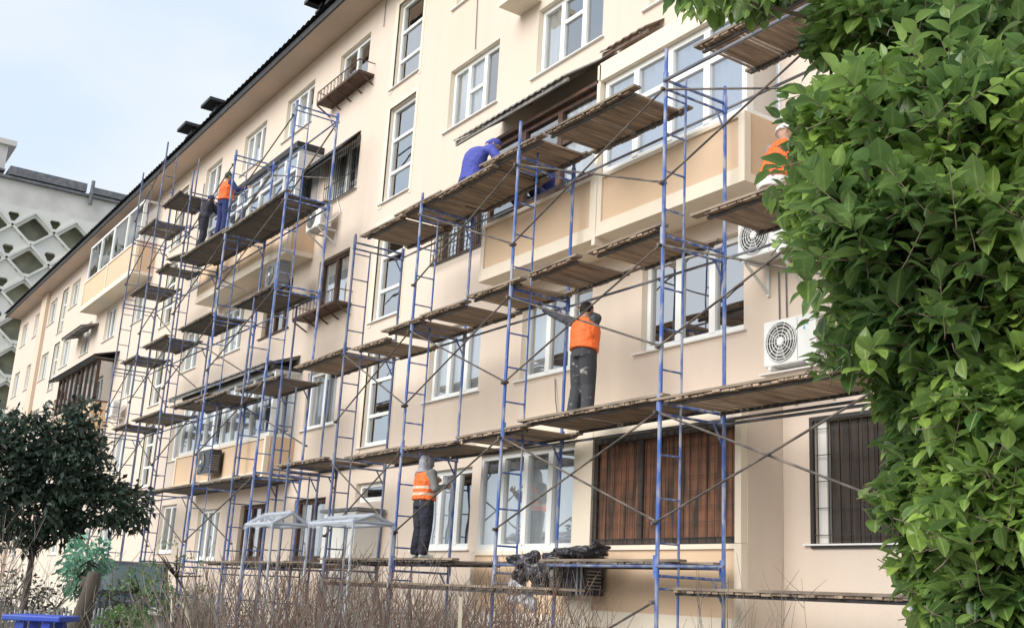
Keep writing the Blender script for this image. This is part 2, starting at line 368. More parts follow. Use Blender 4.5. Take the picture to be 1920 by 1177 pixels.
# decorative grilles and flower trays
def grille(x0, x1, z0, z1, y, m=M_MESH, curl=True):
    mb = MB()
    k = int((x1-x0)/.12)
    for i in range(k+1): a = x0+(x1-x0)*i/k; mb.box(a-.006, a+.006, y, y+.012, z0, z1)
    for z in (z0, z0+(z1-z0)*.35, z1): mb.box(x0, x1, y-.002, y+.014, z-.01, z+.01)
    if curl:
        for i in range(k):
            a = x0+(x1-x0)*(i+.5)/k
            pts = [(a+.05*math.cos(t), y, z0+(z1-z0)*.18+.07*math.sin(t)) for t in [j*.7 for j in range(10)]]
            mb.path(pts, .006, 4)
    bb(mb, 'grille', m)
grille(-18.2, -16.3, 6.15, 7.05, WY-.12); grille(-24.05, -22.3, 9.0, 10.3, WY-.08, curl=False)
def tray(x0, x1, z, m, d=.42, rail=True):
    mb = MB(); mb.box(x0, x1, WY-d, WY-.002, z-.10, z-.04)
    for i in range(5): a = x0+(x1-x0)*i/4; mb.bar((a, WY-d+.02, z-.11), (a, WY-.02, z-.32), .03, .03)
    if rail:
        for i in range(13):
            a = x0+(x1-x0)*i/12
            pts = [(a+.04*math.cos(t), WY-d+.015, z+.1+.12*math.sin(t)) for t in [j*.9 for j in range(8)]]
            mb.path(pts, .007, 4)
        mb.box(x0, x1, WY-d, WY-d+.02, z+.22, z+.24)
        for s in (x0, x1-.02): mb.box(s, s+.02, WY-d+.02, WY-.002, z+.221, z+.239)
    bb(mb, 'flower_tray', m)
tray(-24.3, -21.9, 11.82, M_BROWNF); tray(-24.35, -21.95, 6.2, M_BROWNF)
mb = MB(); mb.box(-15.6, -14.9, WY-.5, WY-.002, 10.55, 10.65); bb(mb, 'ledge', M_TRIM)
# awnings: sloped corrugated sheets
def awning(x0, x1, zo, zi, yo, m, name='awning', th=.02, front=.06):
    vs = []; fs = []; n = int((x1-x0)/.045)
    for i in range(n+1):
        x = x0+(x1-x0)*i/n; dz = .013*math.sin(i*1.57)
        vs += [(x, yo, zo+dz), (x, WY-.003, zi+dz), (x, yo, zo+dz-th), (x, WY-.003, zi+dz-th)]
    for i in range(n):
        a = 4*i; fs += [(a, a+4, a+5, a+1), (a+2, a+3, a+7, a+6), (a, a+2, a+6, a+4)]
    fs += [(0, 1, 3, 2), (4*n, 4*n+2, 4*n+3, 4*n+1)]
    mb = MB(); mb.add(vs, fs)
    for k in range(int((x1-x0)/.9)+1):
        x = x0+.06+min(.9*k, x1-x0-.12); mb.bar((x, yo+.03, zo-.05), (x, WY-.01, zi-.05), .035, .045)
    mb.box(x0, x1, yo+.05, yo+.09, zo-.09-.0, zo-.03)
    bb(mb, name, m)
awning(-16.0, -12.6, 7.85, 8.6, 8.88, M_CORR); awning(-12.55, -11.45, 8.42, 8.7, 9.5, mat('brown_sheet', (.10, .04, .025), (.2, .17, .14), scale=3, rough=.6))
awning(-24.55, -22.35, 9.98, 10.5, 9.45, M_ROOF); awning(-50.2, -46.6, 9.85, 10.05, 9.2, M_CORR)
awning(-50.4, -42.4, 7.95, 8.2, 9.0, M_ROOF); awning(-31.9, -24.6, 5.0, 5.35, 8.95, M_CORR)
# --- balconies
BY = 9.2
def balcony(x0, x1, zb, zp, zt, m, glaz, npan=4, split=None, top=True, roofm=None, toprow=0, curtain=None, trimm=M_TRIM, bottom=True, side=True, fascia=.18, glass=None):
    mb = MB()
    mb.box(x0+.002, x1-.002, BY+.02, WY-.003, zb+.1, zp)                 # parapet core
    par = bb(mb, 'balcony', m)
    mb = MB()
    if bottom: mb.box(x0-.02, x1+.02, BY-.02, WY-.004, zb-.02, zb+.1)
    mb.box(x0-.01, x1+.01, BY-.012, BY+.02-.001, zb+.1, zb+.19); mb.box(x0-.01, x1+.01, BY-.012, BY+.019, zp-.06, zp)
    vx = [x0, x1-.1]+([split-.05] if split else [])
    for v in vx: mb.box(v, v+.1, BY-.012, BY+.019, zb+.19, zp-.06)
    mb.box(x1+.001, x1+.012, BY-.01, BY+.1, zb+.1, zp); 
    bb(mb, 'trim', trimm, par)
    if glaz == 'none': return par
    zg1 = zt
    segs = [(x0, x1)] if not split else [(x0, split), (split, x1)]
    for (a, b) in segs:
        window(a+.02, b-.02, zp+.002, zg1, BY+.06, glaz, npan, sill=False, toprow=toprow, parent=par, name='window_frame', curtain=curtain, glass=glass)
    # side glazing facing right (+X)
    mb = MB(); fm = M_PVC if glaz == 'white' else M_BROWNF
    for yy in (BY+.06, WY-.1): mb.box(x1-.09, x1-.02, yy+.071, yy+.12, zp+.002, zg1)
    mb.box(x1-.085, x1-.025, BY+.18, WY-.03, zp+.003, zp+.07); mb.box(x1-.085, x1-.025, BY+.18, WY-.03, zg1-.07, zg1-.001)
    mb.box(x0+.02, x0+.08, BY+.14, WY-.03, zp+.003, zg1-.001)
    bb(mb, 'side_frame', fm, par)
    mb = MB(); mb.add([(x1-.05, BY+.1, zp+.05), (x1-.05, WY-.02, zp+.05), (x1-.05, WY-.02, zg1-.05), (x1-.05, BY+.1, zg1-.05)], [(0, 1, 2, 3)])
    bb(mb, 'pane', glass or M_GLASS, par)
    mb = MB(); mb.box(x0+.1, x1-.1, WY-.06, WY-.01, zp, zg1); bb(mb, 'inner_wall', M_DARK if glaz != 'white' else M_CONC, par)
    if top:
        mb = MB(); mb.box(x0-.03, x1+.03, BY-.03, WY-.005, zg1+.002, zg1+fascia); bb(mb, 'balcony_roof', roofm or M_TRIM, par)
    return par
b1 = balcony(-15.3, -12.14, 5.12, 6.12, 7.6, M_TAN, 'brown', 3, toprow=.62, roofm=M_BROWNF, fascia=.06, curtain=[(.02, .3, M_CURTD), (.7, .95, M_CURT)])
b2 = balcony(-12.06, -9.05, 5.14, 6.08, 7.62, M_TAN, 'white', 4, toprow=.55, curtain=[(0, 1, M_CURTB)], fascia=.3, glass=M_GLASSB)
# cream pier between the two balconies
mb = MB(); mb.box(-12.14, -12.06, BY-.03, WY-.006, 5.0, 7.9); bb(mb, 'pier', M_TRIM)
b3 = balcony(-14.98, -12.36, -.45, .62, 2.12, M_TAN, 'white', 4, curtain=[(0, 1, M_CURT)], bottom=True, fascia=.34, trimm=M_TRIM)
b4 = balcony(-11.95, -9.1, -.35, .68, 2.42, M_TAN, 'none', bottom=True)
mb = MB(); mb.box(-11.95, -9.1, BY, WY-.005, 2.12, 2.46); bb(mb, 'balcony_roof', M_TRIM, b4)
mb = MB(); mb.box(-12.36, -11.95, BY-.01, WY-.004, -.47, 2.46); mb.box(-9.2, -9.1, BY-.005, WY-.005, .685, 2.115); bb(mb, 'trim', M_TRIM, b4)
mb = MB(); mb.box(-9.098, -9.09, BY+.1, WY-.004, -.35, 2.4); bb(mb, 'side_wall', M_WALL, b4)
mb = MB()
x = -11.94; i = 0
while x < -9.22:
    wd = random.uniform(.10, .17); x2 = min(x+wd, -9.2); mb.box(x+.004, x2-.004, BY+.05+random.uniform(0, .012), BY+.085, .69, 2.11); x = x2
bb(mb, 'plank_wall', M_BOARD, b4)
mb = MB()
for a in (-11.93, -10.98): mb.box(a, a+.08, BY+.015, BY+.045, .69, 2.115)
mb.box(-11.93, -9.22, BY+.012, BY+.044, .688, .76); mb.box(-11.93, -9.22, BY+.012, BY+.044, 2.04, 2.116)
bb(mb, 'timber_frame', M_BOARDD, b4)
mb = MB()
for i in range(19): a = -11.9+2.66*i/18; mb.box(a-.0025, a+.0025, BY-.006, BY-.001, .69, 2.11)
for i in range(8): a = .76+1.3*i/7; mb.box(-11.93, -9.22, BY-.011, BY-.006, a-.0025, a+.0025)
bb(mb, 'wire_grille', M_MESH, b4)
b5 = balcony(-31.3, -24.5, 7.8, 8.85, 10.55, M_TAN, 'white', 4, split=-27.9, toprow=.5, roofm=M_ROOF, fascia=.16, curtain=[(.1, .9, M_CURT)], glass=M_GLASSB)
b6 = balcony(-31.2, -24.4, 2.3, 3.3, 4.9, M_TAN, 'white', 5, split=-27.8, roofm=M_ROOF, fascia=.08, curtain=[(0, .8, M_CURT)])
b7 = balcony(-47.2, -39.3, 10.5, 11.75, 13.3, M_TAN, 'white', 2, split=-43.4, top=False, curtain=[(0, .5, M_CURTD)])
b8 = balcony(-49.4, -42.8, 5.15, 6.25, 7.9, M_TAN, 'brown', 4, split=-46.2, roofm=M_CORR, fascia=.05, curtain=[(.3, .9, M_CURT)])
# gas pipe, downpipes, wall cables
mb = MB(); mb.path([(-24.2, WY-.09, 2.38), (-22, WY-.09, 2.42), (-19, WY-.09, 2.46), (-16.5, WY-.09, 2.5)], .028, 8); bb(mb, 'gas_pipe', M_GAS)
mb = MB()
for pts in ([(-17.27, WY-.02, 13.6), (-17.25, WY-.02, 12), (-17.18, WY-.02, 10.5)], [(-9.12, WY-.02, 4.1), (-9.11, WY-.02, 3.4)], [(-9.0, WY-.02, 4.1), (-8.99, WY-.02, 3.4)],
            [(-13.9, WY-.02, 3.35), (-13.82, WY-.05, 3.0), (-13.7, WY-.04, 2.55)], [(-21.6, WY-.02, 13.6), (-21.6, WY-.02, 12.9)]):
    mb.path(pts, .009, 5)
bb(mb, 'wall_cable', M_GREYM)
# entrance porch under the stair windows
mb = MB(); mb.box(-21.1, -19.35, 9.25, WY-.05, 1.42, 1.48); pr = bb(mb, 'porch', M_GREYM)
mb = MB(); mb.box(-20.95, -19.5, 9.3, WY-.06, GZ+.1, 1.41); bb(mb, 'porch_wall', M_CONCP, pr)
# ------------------------------------------------------------------ concrete lattice building far behind
LX = -85
LB = empty('tower_block', (LX, 14, GZ), 'tall grey concrete block with diamond lattice loggias behind the cream building', 'building')
def lb(mb, name, m, parent=None):
    o = mb.build(name, m)
    for v in o.data.vertices: v.co -= Vector((LX, 14, GZ))
    o.parent = parent or LB; return o
def curve_plate(name, loops, depth, m):
    cu = bpy.data.curves.new(name, 'CURVE'); cu.dimensions = '2D'; cu.fill_mode = 'BOTH'; cu.extrude = depth
    for lp in loops:
        sp = cu.splines.new('POLY'); sp.points.add(len(lp)-1); sp.use_cyclic_u = True
        for i, (a, b) in enumerate(lp): sp.points[i].co = (a, b, 0, 1)
    o = bpy.data.objects.new(name+'_tmp', cu); COL.objects.link(o)
    dg = bpy.context.evaluated_depsgraph_get(); me = bpy.data.meshes.new_from_object(o.evaluated_get(dg))
    COL.objects.unlink(o); bpy.data.objects.remove(o); me.materials.clear(); me.materials.append(m); return me
def rnd(poly, k=.18):
    out = []
    for i, p in enumerate(poly):
        a = poly[i-1]; b = poly[(i+1) % len(poly)]
        for q in (a, b): out.append((p[0]+(q[0]-p[0])*k, p[1]+(q[1]-p[1])*k))
    return out
PY, PZ = 2.85, 2.5
loops = [[(-6, -1.5), (36, -1.5), (36, 25.9), (-6, 25.9)]]
k = 0
for j in range(10):
    for i in range(-4, 8):
        cy = 12.45+i*PY-(0 if j % 1 == 0 else 0); cz = 24.35-j*PZ
        if cz < .5 or cy > 33 or cy < -4: continue
        loops.append(rnd([(cy-1.12, cz-.1), (cy+.0, cz+.98), (cy+1.2, cz+.0), (cy+.45, cz-.85), (cy-.65, cz-.85)], .07))
        loops.append(rnd([(cy+PY/2-.5, cz+1.05), (cy+PY/2+.5, cz+1.05), (cy+PY/2, cz+.2)], .22))
me = curve_plate('lattice', loops, .14, M_CONCP)
o = bpy.data.objects.new('lattice_screen', me); COL.objects.link(o); o.parent = LB
# local curve xy -> world yz
o.matrix_local = Matrix(((0, 0, 1, 0), (1, 0, 0, -14), (0, 1, 0, -GZ), (0, 0, 0, 1)))
mb = MB()      # proud diagonal ribs, crossing between the openings
for i in range(-5, 9):
    for j in range(10):
        cy = 12.45+i*PY; cz = 24.35-j*PZ
        a = (LX+.24, cy+PY/2, cz+.05); 
        for dy, dz in ((-1.38, 1.22), (1.38, 1.22), (-1.38, -1.2), (1.38, -1.2)):
            b = (LX+.24, cy+PY/2+dy, cz+.05+dz)
            if -5.5 < b[1] < 35 and b[2] < 25.8 and b[2] > -1: mb.bar(a, b, .16, .14, up=(1, 0, 0))
lb(mb, 'rib', M_CONCP)
mb = MB(); mb.box(LX-12, LX-.75, -6, 36, GZ, 26.2); lb(mb, 'loggia_wall', M_OLIVE)
mb = MB(); mb.box(LX-12, LX+.05, -6, 36, 25.9, 27.8)
for j in range(10): mb.box(LX-.749, LX-.15, -6, 36, 25.5-j*PZ-2.55, 25.5-j*PZ-2.38)
mb.box(LX-12, LX-.01, 35.9, 36.2, GZ, 26.0); mb.box(LX-12, LX-.01, -6.2, -5.9, GZ, 26.0); lb(mb, 'attic_wall', M_CONC)
mb = MB(); mb.box(LX-12.2, LX+.35, -6.3, 36.4, 27.81, 28.0); lb(mb, 'cornice', M_GREYM)
mb = MB(); mb.box(LX-12.2, LX+.4, -6.3, 9.9, 28.25, 28.4); mb.box(LX-12.2, LX+.4, 10.2, 15.6, 28.1, 28.75); mb.box(LX-12.2, LX+.4, 16.1, 36.3, 28.1, 28.6); lb(mb, 'parapet', M_GREYM)
mb = MB(); mb.box(LX-4, LX-.2, 4.0, 9.9, 28.0, 30.4); mb.box(LX-4.3, LX+.1, 3.7, 10.4, 30.4, 30.8); lb(mb, 'roof_house', M_CONC)
mb = MB(); mb.tube((LX+.3, 16, 27.2), (LX+.3, 16, 29.1), .14); lb(mb, 'roof_pipe', M_GREYM)
# ------------------------------------------------------------------ scaffolds
def deck(parent, x0, x1, z, y0=7.98, y1=8.98, m=None, tilt=0, rag=.0, thin=False):
    m = m or M_DECK; wd = x1-x0; mb = MB(); x = x0
    def zz(xx): return z+tilt*(xx-x0)/max(wd, .1)
    # short cross boards nailed under two long edge planks, gaps between, each a little different
    while x < x1-.03:
        bw = random.uniform(.08, .14); x2 = min(x+bw, x1); g = random.uniform(.008, .024)
        if random.random() < .06: g = .06
        h = zz(x)+random.uniform(-.006, .006)
        ya = y0+random.uniform(-.012, .02); yb = y1+random.uniform(-.02, .012)
        mb.box(x+g/2, max(x2-g/2, x+g/2+.01), ya, yb, h-.024, h)
        x = x2
    o = mb.build('deck', m, parent)
    for t in (.1, .9):
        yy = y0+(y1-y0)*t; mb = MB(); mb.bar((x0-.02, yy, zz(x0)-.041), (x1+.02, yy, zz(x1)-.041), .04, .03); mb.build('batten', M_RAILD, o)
    for yy in (y0, y1-.1):   # paler worn edge planks on top
        mb = MB(); ea, eb = random.uniform(0, .18), random.uniform(0, .18)
        mb.bar((x0-.03-ea, yy+.05, zz(x0)+.018), (x1+.03+eb, yy+.05, zz(x1)+.018), .12, .03); mb.build('edge_plank', M_RAIL, o)
    return o
def frame(parent, x, z0, ztop, zbt, y0=8.0, y1=9.0, ladder=True, m=M_BLUE, lean=0, levels=(), inner=.33, rp=.024):
    mb = MB(); lx = lean
    mb.tube((x+lx, y0, z0), (x, y0, ztop), rp, 10); mb.tube((x+lx, y1, z0), (x, y1, zbt), rp, 10)
    for lv in levels:
        if lv > ztop: break
        for dz in (0, -.12):
            mb.tube((x, y0, lv-.04+dz), (x, y1, lv-.04+dz), .017 if dz else .02, 7)
        # couplers where tubes of two lifts join, gussets
        for yy in (y0, y1): mb.tube((x, yy, lv-.18), (x, yy, lv+.06), rp+.009, 8)
        mb.tube((x, y1-.16, lv-.16), (x, y1, lv-.42), .014, 6)
    if ladder:
        zz = z0+.15; top = min(ztop-.25, zbt)
        mb.tube((x, y0+inner, z0), (x, y0+inner, top-.05), .015, 8)
        while zz < top:
            if all(abs(zz-(lv-.1)) > .12 for lv in levels): mb.tube((x, y0, zz), (x, y0+inner, zz), .013, 6)
            zz += .485
    mb.tube((x, y0, z0-.02), (x, y0, z0), .06, 8); mb.tube((x, y1, z0-.02), (x, y1, z0), .06, 8)
    o = mb.build('ladder_frame', m, parent, smooth=False)
    return o
def brace(parent, x0, x1, z0, z1, y=7.96, sag=0, r=.0135):
    mb = MB(); mb.tube((x0, y, z0), (x1, y+.01, z1), r, 7)
    for (a, b) in ((x0, z0), (x1, z1)): mb.tube((a, y-.03, b), (a, y+.05, b), .022, 7)
    return mb.build('brace', M_STEEL, parent)
def ledger(parent, x0, x1, z, y, m=M_LEDG, r=.019):
    mb = MB(); mb.tube((x0, y, z), (x1, y, z), r, 8); return mb.build('ledger', m, parent)
S1 = empty('scaffold', (0, 0, 0), 'near scaffold of bright blue ladder frames with slatted wooden decks, right half', 'scaffold', 'steel scaffolds along the facade')
S2 = empty('scaffold', (0, 0, 0), 'tall far scaffold with dark decks reaching the eaves at the left', 'scaffold', 'steel scaffolds along the facade')
LV = (.42, 2.2, 4.2, 6.2)
near = [(-5.87, 6.6, 6.5), (-9.2, 6.58, 6.4), (-12.42, 6.72, 6.45), (-15.32, 6.42, 6.3), (-17.85, 6.32, 6.2)]
for i, (x, a, b) in enumerate(near): frame(S1, x, GZ+.12, a, b, levels=LV, m=M_BLUE if i < 4 else M_BLUED, lean=random.uniform(-.05, .05))
frame(S1, -20.75, GZ+.12, 4.15, 4.1, levels=LV[:3], m=M_BLUED, ladder=True)
npx = [n_[0] for n_ in near]
for i in range(4):
    xr, xl = npx[i], npx[i+1]
    for lv in (.1, 2.08, 4.08):
        if i == 3 and lv > 4: continue
        ok = random.random()
        brace(S1, xl, xr, lv+.72, lv+1.95, 7.955); 
        if not (i == 2 and lv < 1): brace(S1, xl, xr, lv+1.95, lv+.74, 7.985)
    for lv in (2.2, 4.2, 6.2):
        if i == 0 and lv == 2.2: ledger(S1, xl, xr, lv-.16, 9.0)
        ledger(S1, xl, xr, lv-.1, 9.03)
        if i == 0 and lv == 6.2: ledger(S1, xl, xr, lv-.06, 7.97, m=M_LEDG, r=.024)
brace(S1, -12.42, -9.2, -1.35, -.02, 7.955)
for x0, x1, z in ((-11.7, -9.9, 6.3), (-8.62, -5.9, 6.38), (-14.75, -13.2, 6.2), (-13.42, -12.0, 6.34), (-17.4, -16.0, 6.18), (-16.1, -14.85, 6.24),
                  (-8.5, -5.9, 4.25), (-10.55, -9.35, 4.27), (-12.0, -11.0, 4.26), (-13.48, -12.3, 4.24), (-14.85, -13.75, 4.2), (-16.2, -15.0, 4.18), (-17.35, -16.25, 4.06), (-20.05, -18.0, 4.1),
                  (-9.1, -5.9, 2.18), (-11.85, -9.3, 2.22), (-13.6, -12.0, 2.14), (-15.25, -13.75, 2.12), (-17.2, -15.4, 2.12), (-20.45, -18.3, 2.2)):
    deck(S1, x0, x1, z, m=M_DECK, y0=7.98+random.uniform(-.03, .03), tilt=random.uniform(-.03, .03))
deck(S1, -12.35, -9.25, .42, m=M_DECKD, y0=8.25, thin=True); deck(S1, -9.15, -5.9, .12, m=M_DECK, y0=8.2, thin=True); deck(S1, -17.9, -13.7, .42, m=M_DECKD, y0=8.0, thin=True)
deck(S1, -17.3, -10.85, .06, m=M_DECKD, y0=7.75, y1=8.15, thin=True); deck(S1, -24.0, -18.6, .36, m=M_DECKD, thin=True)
ledger(S1, -12.42, -8.15, .36, 7.99, m=M_BLUED, r=.017)
# the tall left scaffold
LV2 = (.42, 2.2, 4.2, 6.2, 8.25, 10.35)
far = [(-21.68, 10.35, 10.35), (-25.5, 10.45, 10.3), (-29.0, 10.95, 11.2), (-32.2, 12.85, 12.6), (-34.7, 12.6, 12.3)]
for i, (x, a, b) in enumerate(far):
    frame(S2, x, GZ+.12, a, b, levels=LV2, m=(M_BLUE, M_BLUE, M_BLUED, M_BLUED, M_BLUED)[i], rp=.028 if i < 2 else .024, lean=random.uniform(-.05, .05))
# narrow stair-side frames standing between the far bays
for x, zt_ in ((-22.9, 6.1), (-19.9, 2.3)): frame(S2, x, GZ+.12, zt_, zt_, ladder=True, m=M_BLUED, levels=[l for l in LV2 if l < zt_], inner=.45)
fpx = [f_[0] for f_ in far]
for i in range(4):
    xr, xl = fpx[i], fpx[i+1]
    for lv in (.1, 2.08, 4.08, 6.1, 8.1, 10.2):
        if lv > min(far[i][1], far[i+1][1])-1.2: continue
        k = random.random()
        if k < .85: brace(S2, xl, xr, lv+.72, lv+1.95, 7.955, r=.016)
        if k > .3: brace(S2, xl, xr, lv+1.95, lv+.74, 9.03, r=.016)
    for lv in LV2[1:]:
        if lv > min(far[i][1], far[i+1][1]): continue
        ledger(S2, xl, xr, lv-.1, 9.03, m=M_BLUED)
# guard rails on the top lifts
for z in (9.35, 9.9): ledger(S2, -29.0, -25.5, z, 9.03, m=M_LEDG)
brace(S2, -29.0, -25.5, 9.2, 10.3, 9.05, r=.02); brace(S2, -28.6, -25.1, 9.2, 10.3, 9.02, r=.02); brace(S2, -25.5, -21.68, 8.6, 10.2, 9.0, r=.02)
for x0, x1, z, tl in ((-25.45, -21.75, 8.25, 0), (-28.95, -25.55, 8.42, -.08), (-30.5, -28.95, 8.72, -.2), (-24.1, -22.0, 6.12, 0), (-28.4, -26.1, 6.3, 0), (-31.5, -29.5, 6.3, 0), (-33.9, -32.4, 6.2, 0),
                      (-34.0, -32.3, 8.35, 0), (-31.3, -30.4, 8.5, 0), (-23.3, -21.0, 4.05, 0), (-28.0, -25.4, 4.2, 0), (-31.5, -29.2, 4.2, 0), (-33.6, -32.2, 4.15, 0),
                      (-25.3, -21.8, 2.1, 0), (-28.6, -25.6, 2.12, 0), (-33.4, -31.2, 2.3, 0), (-34.1, -32.5, 10.4, 0), (-31.8, -30.2, 10.65, 0), (-26.2, -24.3, 4.12, 0)):
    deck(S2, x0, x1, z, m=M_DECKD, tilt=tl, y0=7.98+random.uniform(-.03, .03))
# ------------------------------------------------------------------ air conditioners
def ac(x0, z0, y1, label, w=.82, h=.56, d=.3, m=None, logo=False, fan_side=0, cover=False, grp='air conditioner outdoor units', bracket=True, tray_=False):
    m = m or M_WHITE; y0 = y1-d
    t = empty('air_conditioner', (x0+w/2, y1, z0), label, 'air conditioner', grp); O = Vector((x0+w/2, y1, z0))
    def ad(mb, name, mm, par=None, bv=0):
        o = mb.build(name, mm)
        for v in o.data.vertices: v.co -= O
        o.parent = par or t
        if bv: bevel(o, bv)
        return o
    mb = MB(); mb.box(x0, x0+w, y0, y1-.001, z0, z0+h); ad(mb, 'casing', m, bv=.018)
    c = Vector((x0+(.29 if fan_side == 0 else w-.29), y0-.004, z0+h/2)); mb = MB()
    vs = [c+Vector((.235*math.cos(2*math.pi*i/32), 0, .235*math.sin(2*math.pi*i/32))) for i in range(32)]
    mb.add(vs+[c+Vector((0, -.002, 0))], [(i, (i+1) % 32, 32) for i in range(32)]); g = ad(mb, 'fan_opening', M_FAND)
    mb = MB()
    for r in (.05, .09, .13, .17, .21, .238):
        mb.path([c+Vector((r*math.cos(2*math.pi*i/28), -.014, r*math.sin(2*math.pi*i/28))) for i in range(29)], .0065, 5)
    for i in range(10):
        a = 2*math.pi*i/10; mb.tube(c+Vector((.04*math.cos(a), -.014, .04*math.sin(a))), c+Vector((.24*math.cos(a), -.014, .24*math.sin(a))), .004, 4)
    ad(mb, 'fan_guard', M_WHITE if m is M_WHITE else M_FAN, g)
    mb = MB(); mb.tube(c+Vector((0, -.01, 0)), c+Vector((0, -.025, 0)), .045, 16); ad(mb, 'fan_hub', M_WHITE, g)
    mb = MB()
    for i in range(3):
        a = i*2.09; mb.add([c+Vector((.04*math.cos(a), -.006, .04*math.sin(a))), c+Vector((.2*math.cos(a), -.006, .2*math.sin(a))), c+Vector((.2*math.cos(a+.8), -.006, .2*math.sin(a+.8))), c+Vector((.04*math.cos(a+.8), -.006, .04*math.sin(a+.8)))], [(0, 1, 2, 3)])
    ad(mb, 'fan_blade', M_FAN, g)
    mb = MB()
    for k in range(9): mb.box(x0+w+.0005, x0+w+.006, y0+.05, y1-.06, z0+.08+k*.045, z0+.095+k*.045)
    mb.box(x0+.54, x0+.545, y0-.003, y0+.01, z0+.02, z0+h-.02)
    ad(mb, 'vent_slots', M_FAN)
    if logo:
        mb = MB(); cx, cz = x0+w-.16, z0+h-.13
        for k in range(3):
            a = k*2.094+.3
            mb.add([(cx+.01*math.cos(a), y0-.003, cz+.01*math.sin(a)), (cx+.055*math.cos(a-.5), y0-.003, cz+.055*math.sin(a-.5)), (cx+.065*math.cos(a+.35), y0-.003, cz+.065*math.sin(a+.35))], [(0, 1, 2)])
        ad(mb, 'logo', M_LOGO)
    if bracket:
        mb = MB()
        for xx in (x0+.12, x0+w-.12):
            mb.box(xx-.02, xx+.02, y0-.02, WY-.003, z0-.045, z0-.004); mb.bar((xx, y0+.03, z0-.05), (xx, WY-.02, z0-.36), .03, .03); mb.box(xx-.02, xx+.02, WY-.03, WY-.004, z0-.4, z0-.045)
        if tray_: mb.box(x0-.03, x0+w+.05, y0-.05, WY-.01, z0-.1, z0-.085)
        mb.path([(x0+w, y1-.08, z0+.12), (x0+w+.06, y1-.02, z0+.16), (x0+w+.05, WY-.03, z0+.4), (x0+w-.3, WY-.02, z0+.9)], .014, 6)
        ad(mb, 'bracket', M_WHITE if not tray_ else M_CONC)
    return t
ac(-8.98, 2.76, 9.75, 'clean white air conditioner with small blue logo and a tray on its bracket', logo=True, tray_=True)
ac(-9.42, 4.2, 9.75, 'white air conditioner high on the wall beside the balcony, behind a scaffold brace')
ac(-7.75, 3.55, 9.75, 'white air conditioner half hidden by the citrus leaves')
ac(-28.1, 2.58, 9.15, 'black air conditioner wrapped in plastic on the tan balcony front', m=M_BLKP, bracket=False, w=.9, h=.6)
ac(-24.75, 6.86, 9.15, 'old dark air conditioner on a scaffold-side balcony with round fan showing', m=M_GREYM, bracket=False)
ac(-23.9, 8.2, 9.7, 'small grey air conditioner on a bracket under the worker deck', m=M_CONC)
ac(-41.0, 5.45, 9.7, 'small white air conditioner far left on the wall above the dark tree')
# plastic-covered unit on the ground-floor balcony
random.seed(9)
ac(-12.55, .02, 9.17, 'black plastic wrapped air conditioner under the lowest blue ledger', m=M_BLKP, bracket=False, w=.98, h=.55, d=.34)
def crumple(name, c, size, m, label, cat, seed=0, amp=.35, parent=None, sub=4):
    bm = bmesh.new(); bmesh.ops.create_icosphere(bm, subdivisions=sub, radius=1)
    for v in bm.verts:
        n_ = v.co.copy(); k = 1+amp*noise.noise(n_*1.6+Vector((seed, 0, 0)))+amp*.5*noise.noise(n_*4+Vector((0, seed, 0)))+amp*.3*abs(noise.noise(n_*8+Vector((0, 0, seed))))
        v.co = Vector((n_.x*size[0]*k, n_.y*size[1]*k, n_.z*size[2]*k))
    me = bpy.data.meshes.new(name); bm.to_mesh(me); bm.free(); me.materials.append(m)
    o = bpy.data.objects.new(name, me); COL.objects.link(o); o.location = c
    if label: tag(o, label, cat)
    if parent: o.parent = parent
    return o
def bundle(parts, m, label, seed):
    mb = MB(); random.seed(seed)
    for c, sz in parts:
        o = crumple('tmp', (0, 0, 0), sz, m, None, None, seed=seed+len(mb.v), amp=.55, sub=3)
        mb.add([v.co+Vector(c) for v in o.data.vertices], [tuple(p.vertices) for p in o.data.polygons]); bpy.data.objects.remove(o)
    c0 = Vector(parts[0][0]); o = mb.build('plastic_sheet', m)
    r = o.modifiers.new('r', 'REMESH'); r.mode = 'VOXEL'; r.voxel_size = .016
    dg = bpy.context.evaluated_depsgraph_get(); me = bpy.data.meshes.new_from_object(o.evaluated_get(dg)); o.modifiers.clear(); o.data = me
    if not me.materials: me.materials.append(m)
    for v in me.vertices: v.co = v.co-c0
    o.location = c0; return tag(o, label, 'plastic sheet')
Q = lambda px, py, Y=7.85: tuple(P(px, py, Y))
bundle([(Q(985, 1052), (.16, .1, .09)), (Q(965, 1048), (.14, .08, .06)), (Q(1000, 1072), (.2, .1, .09)), (Q(1012, 1088), (.14, .09, .1)), (Q(978, 1078), (.12, .1, .11)), (Q(1004, 1040), (.07, .06, .07))], M_BLKP, 'crumpled black plastic bundle hanging on the low scaffold rail', 3)
bundle([(Q(968, 1100), (.13, .09, .14)), (Q(985, 1118), (.11, .07, .13)), (Q(962, 1122), (.07, .06, .08)), (Q(1000, 1133), (.05, .05, .09))], M_SILV, 'silvery grey plastic sheet drooping below the black bundle', 8)
bundle([(Q(1065, 1036, 8.75), (.2, .2, .07)), (Q(1100, 1034, 8.75), (.24, .2, .08)), (Q(1122, 1030, 8.75), (.1, .16, .08))], M_BLKP, 'flat black plastic sheeting piled on the deck above the wrapped unit', 5)
for k, a in enumerate((.84, .93)):
    mb = MB(); x = -12.55+.98*a; mb.box(x, x+.035, 8.82, 8.835, .03, .55); tag(mb.build('tape_strip', M_SILV, loc=(x, 8.82, .03)), ('left' if k == 0 else 'right')+' silver tape strip down the end of the wrapped black unit', 'tape', 'tape strips on the wrapped unit')
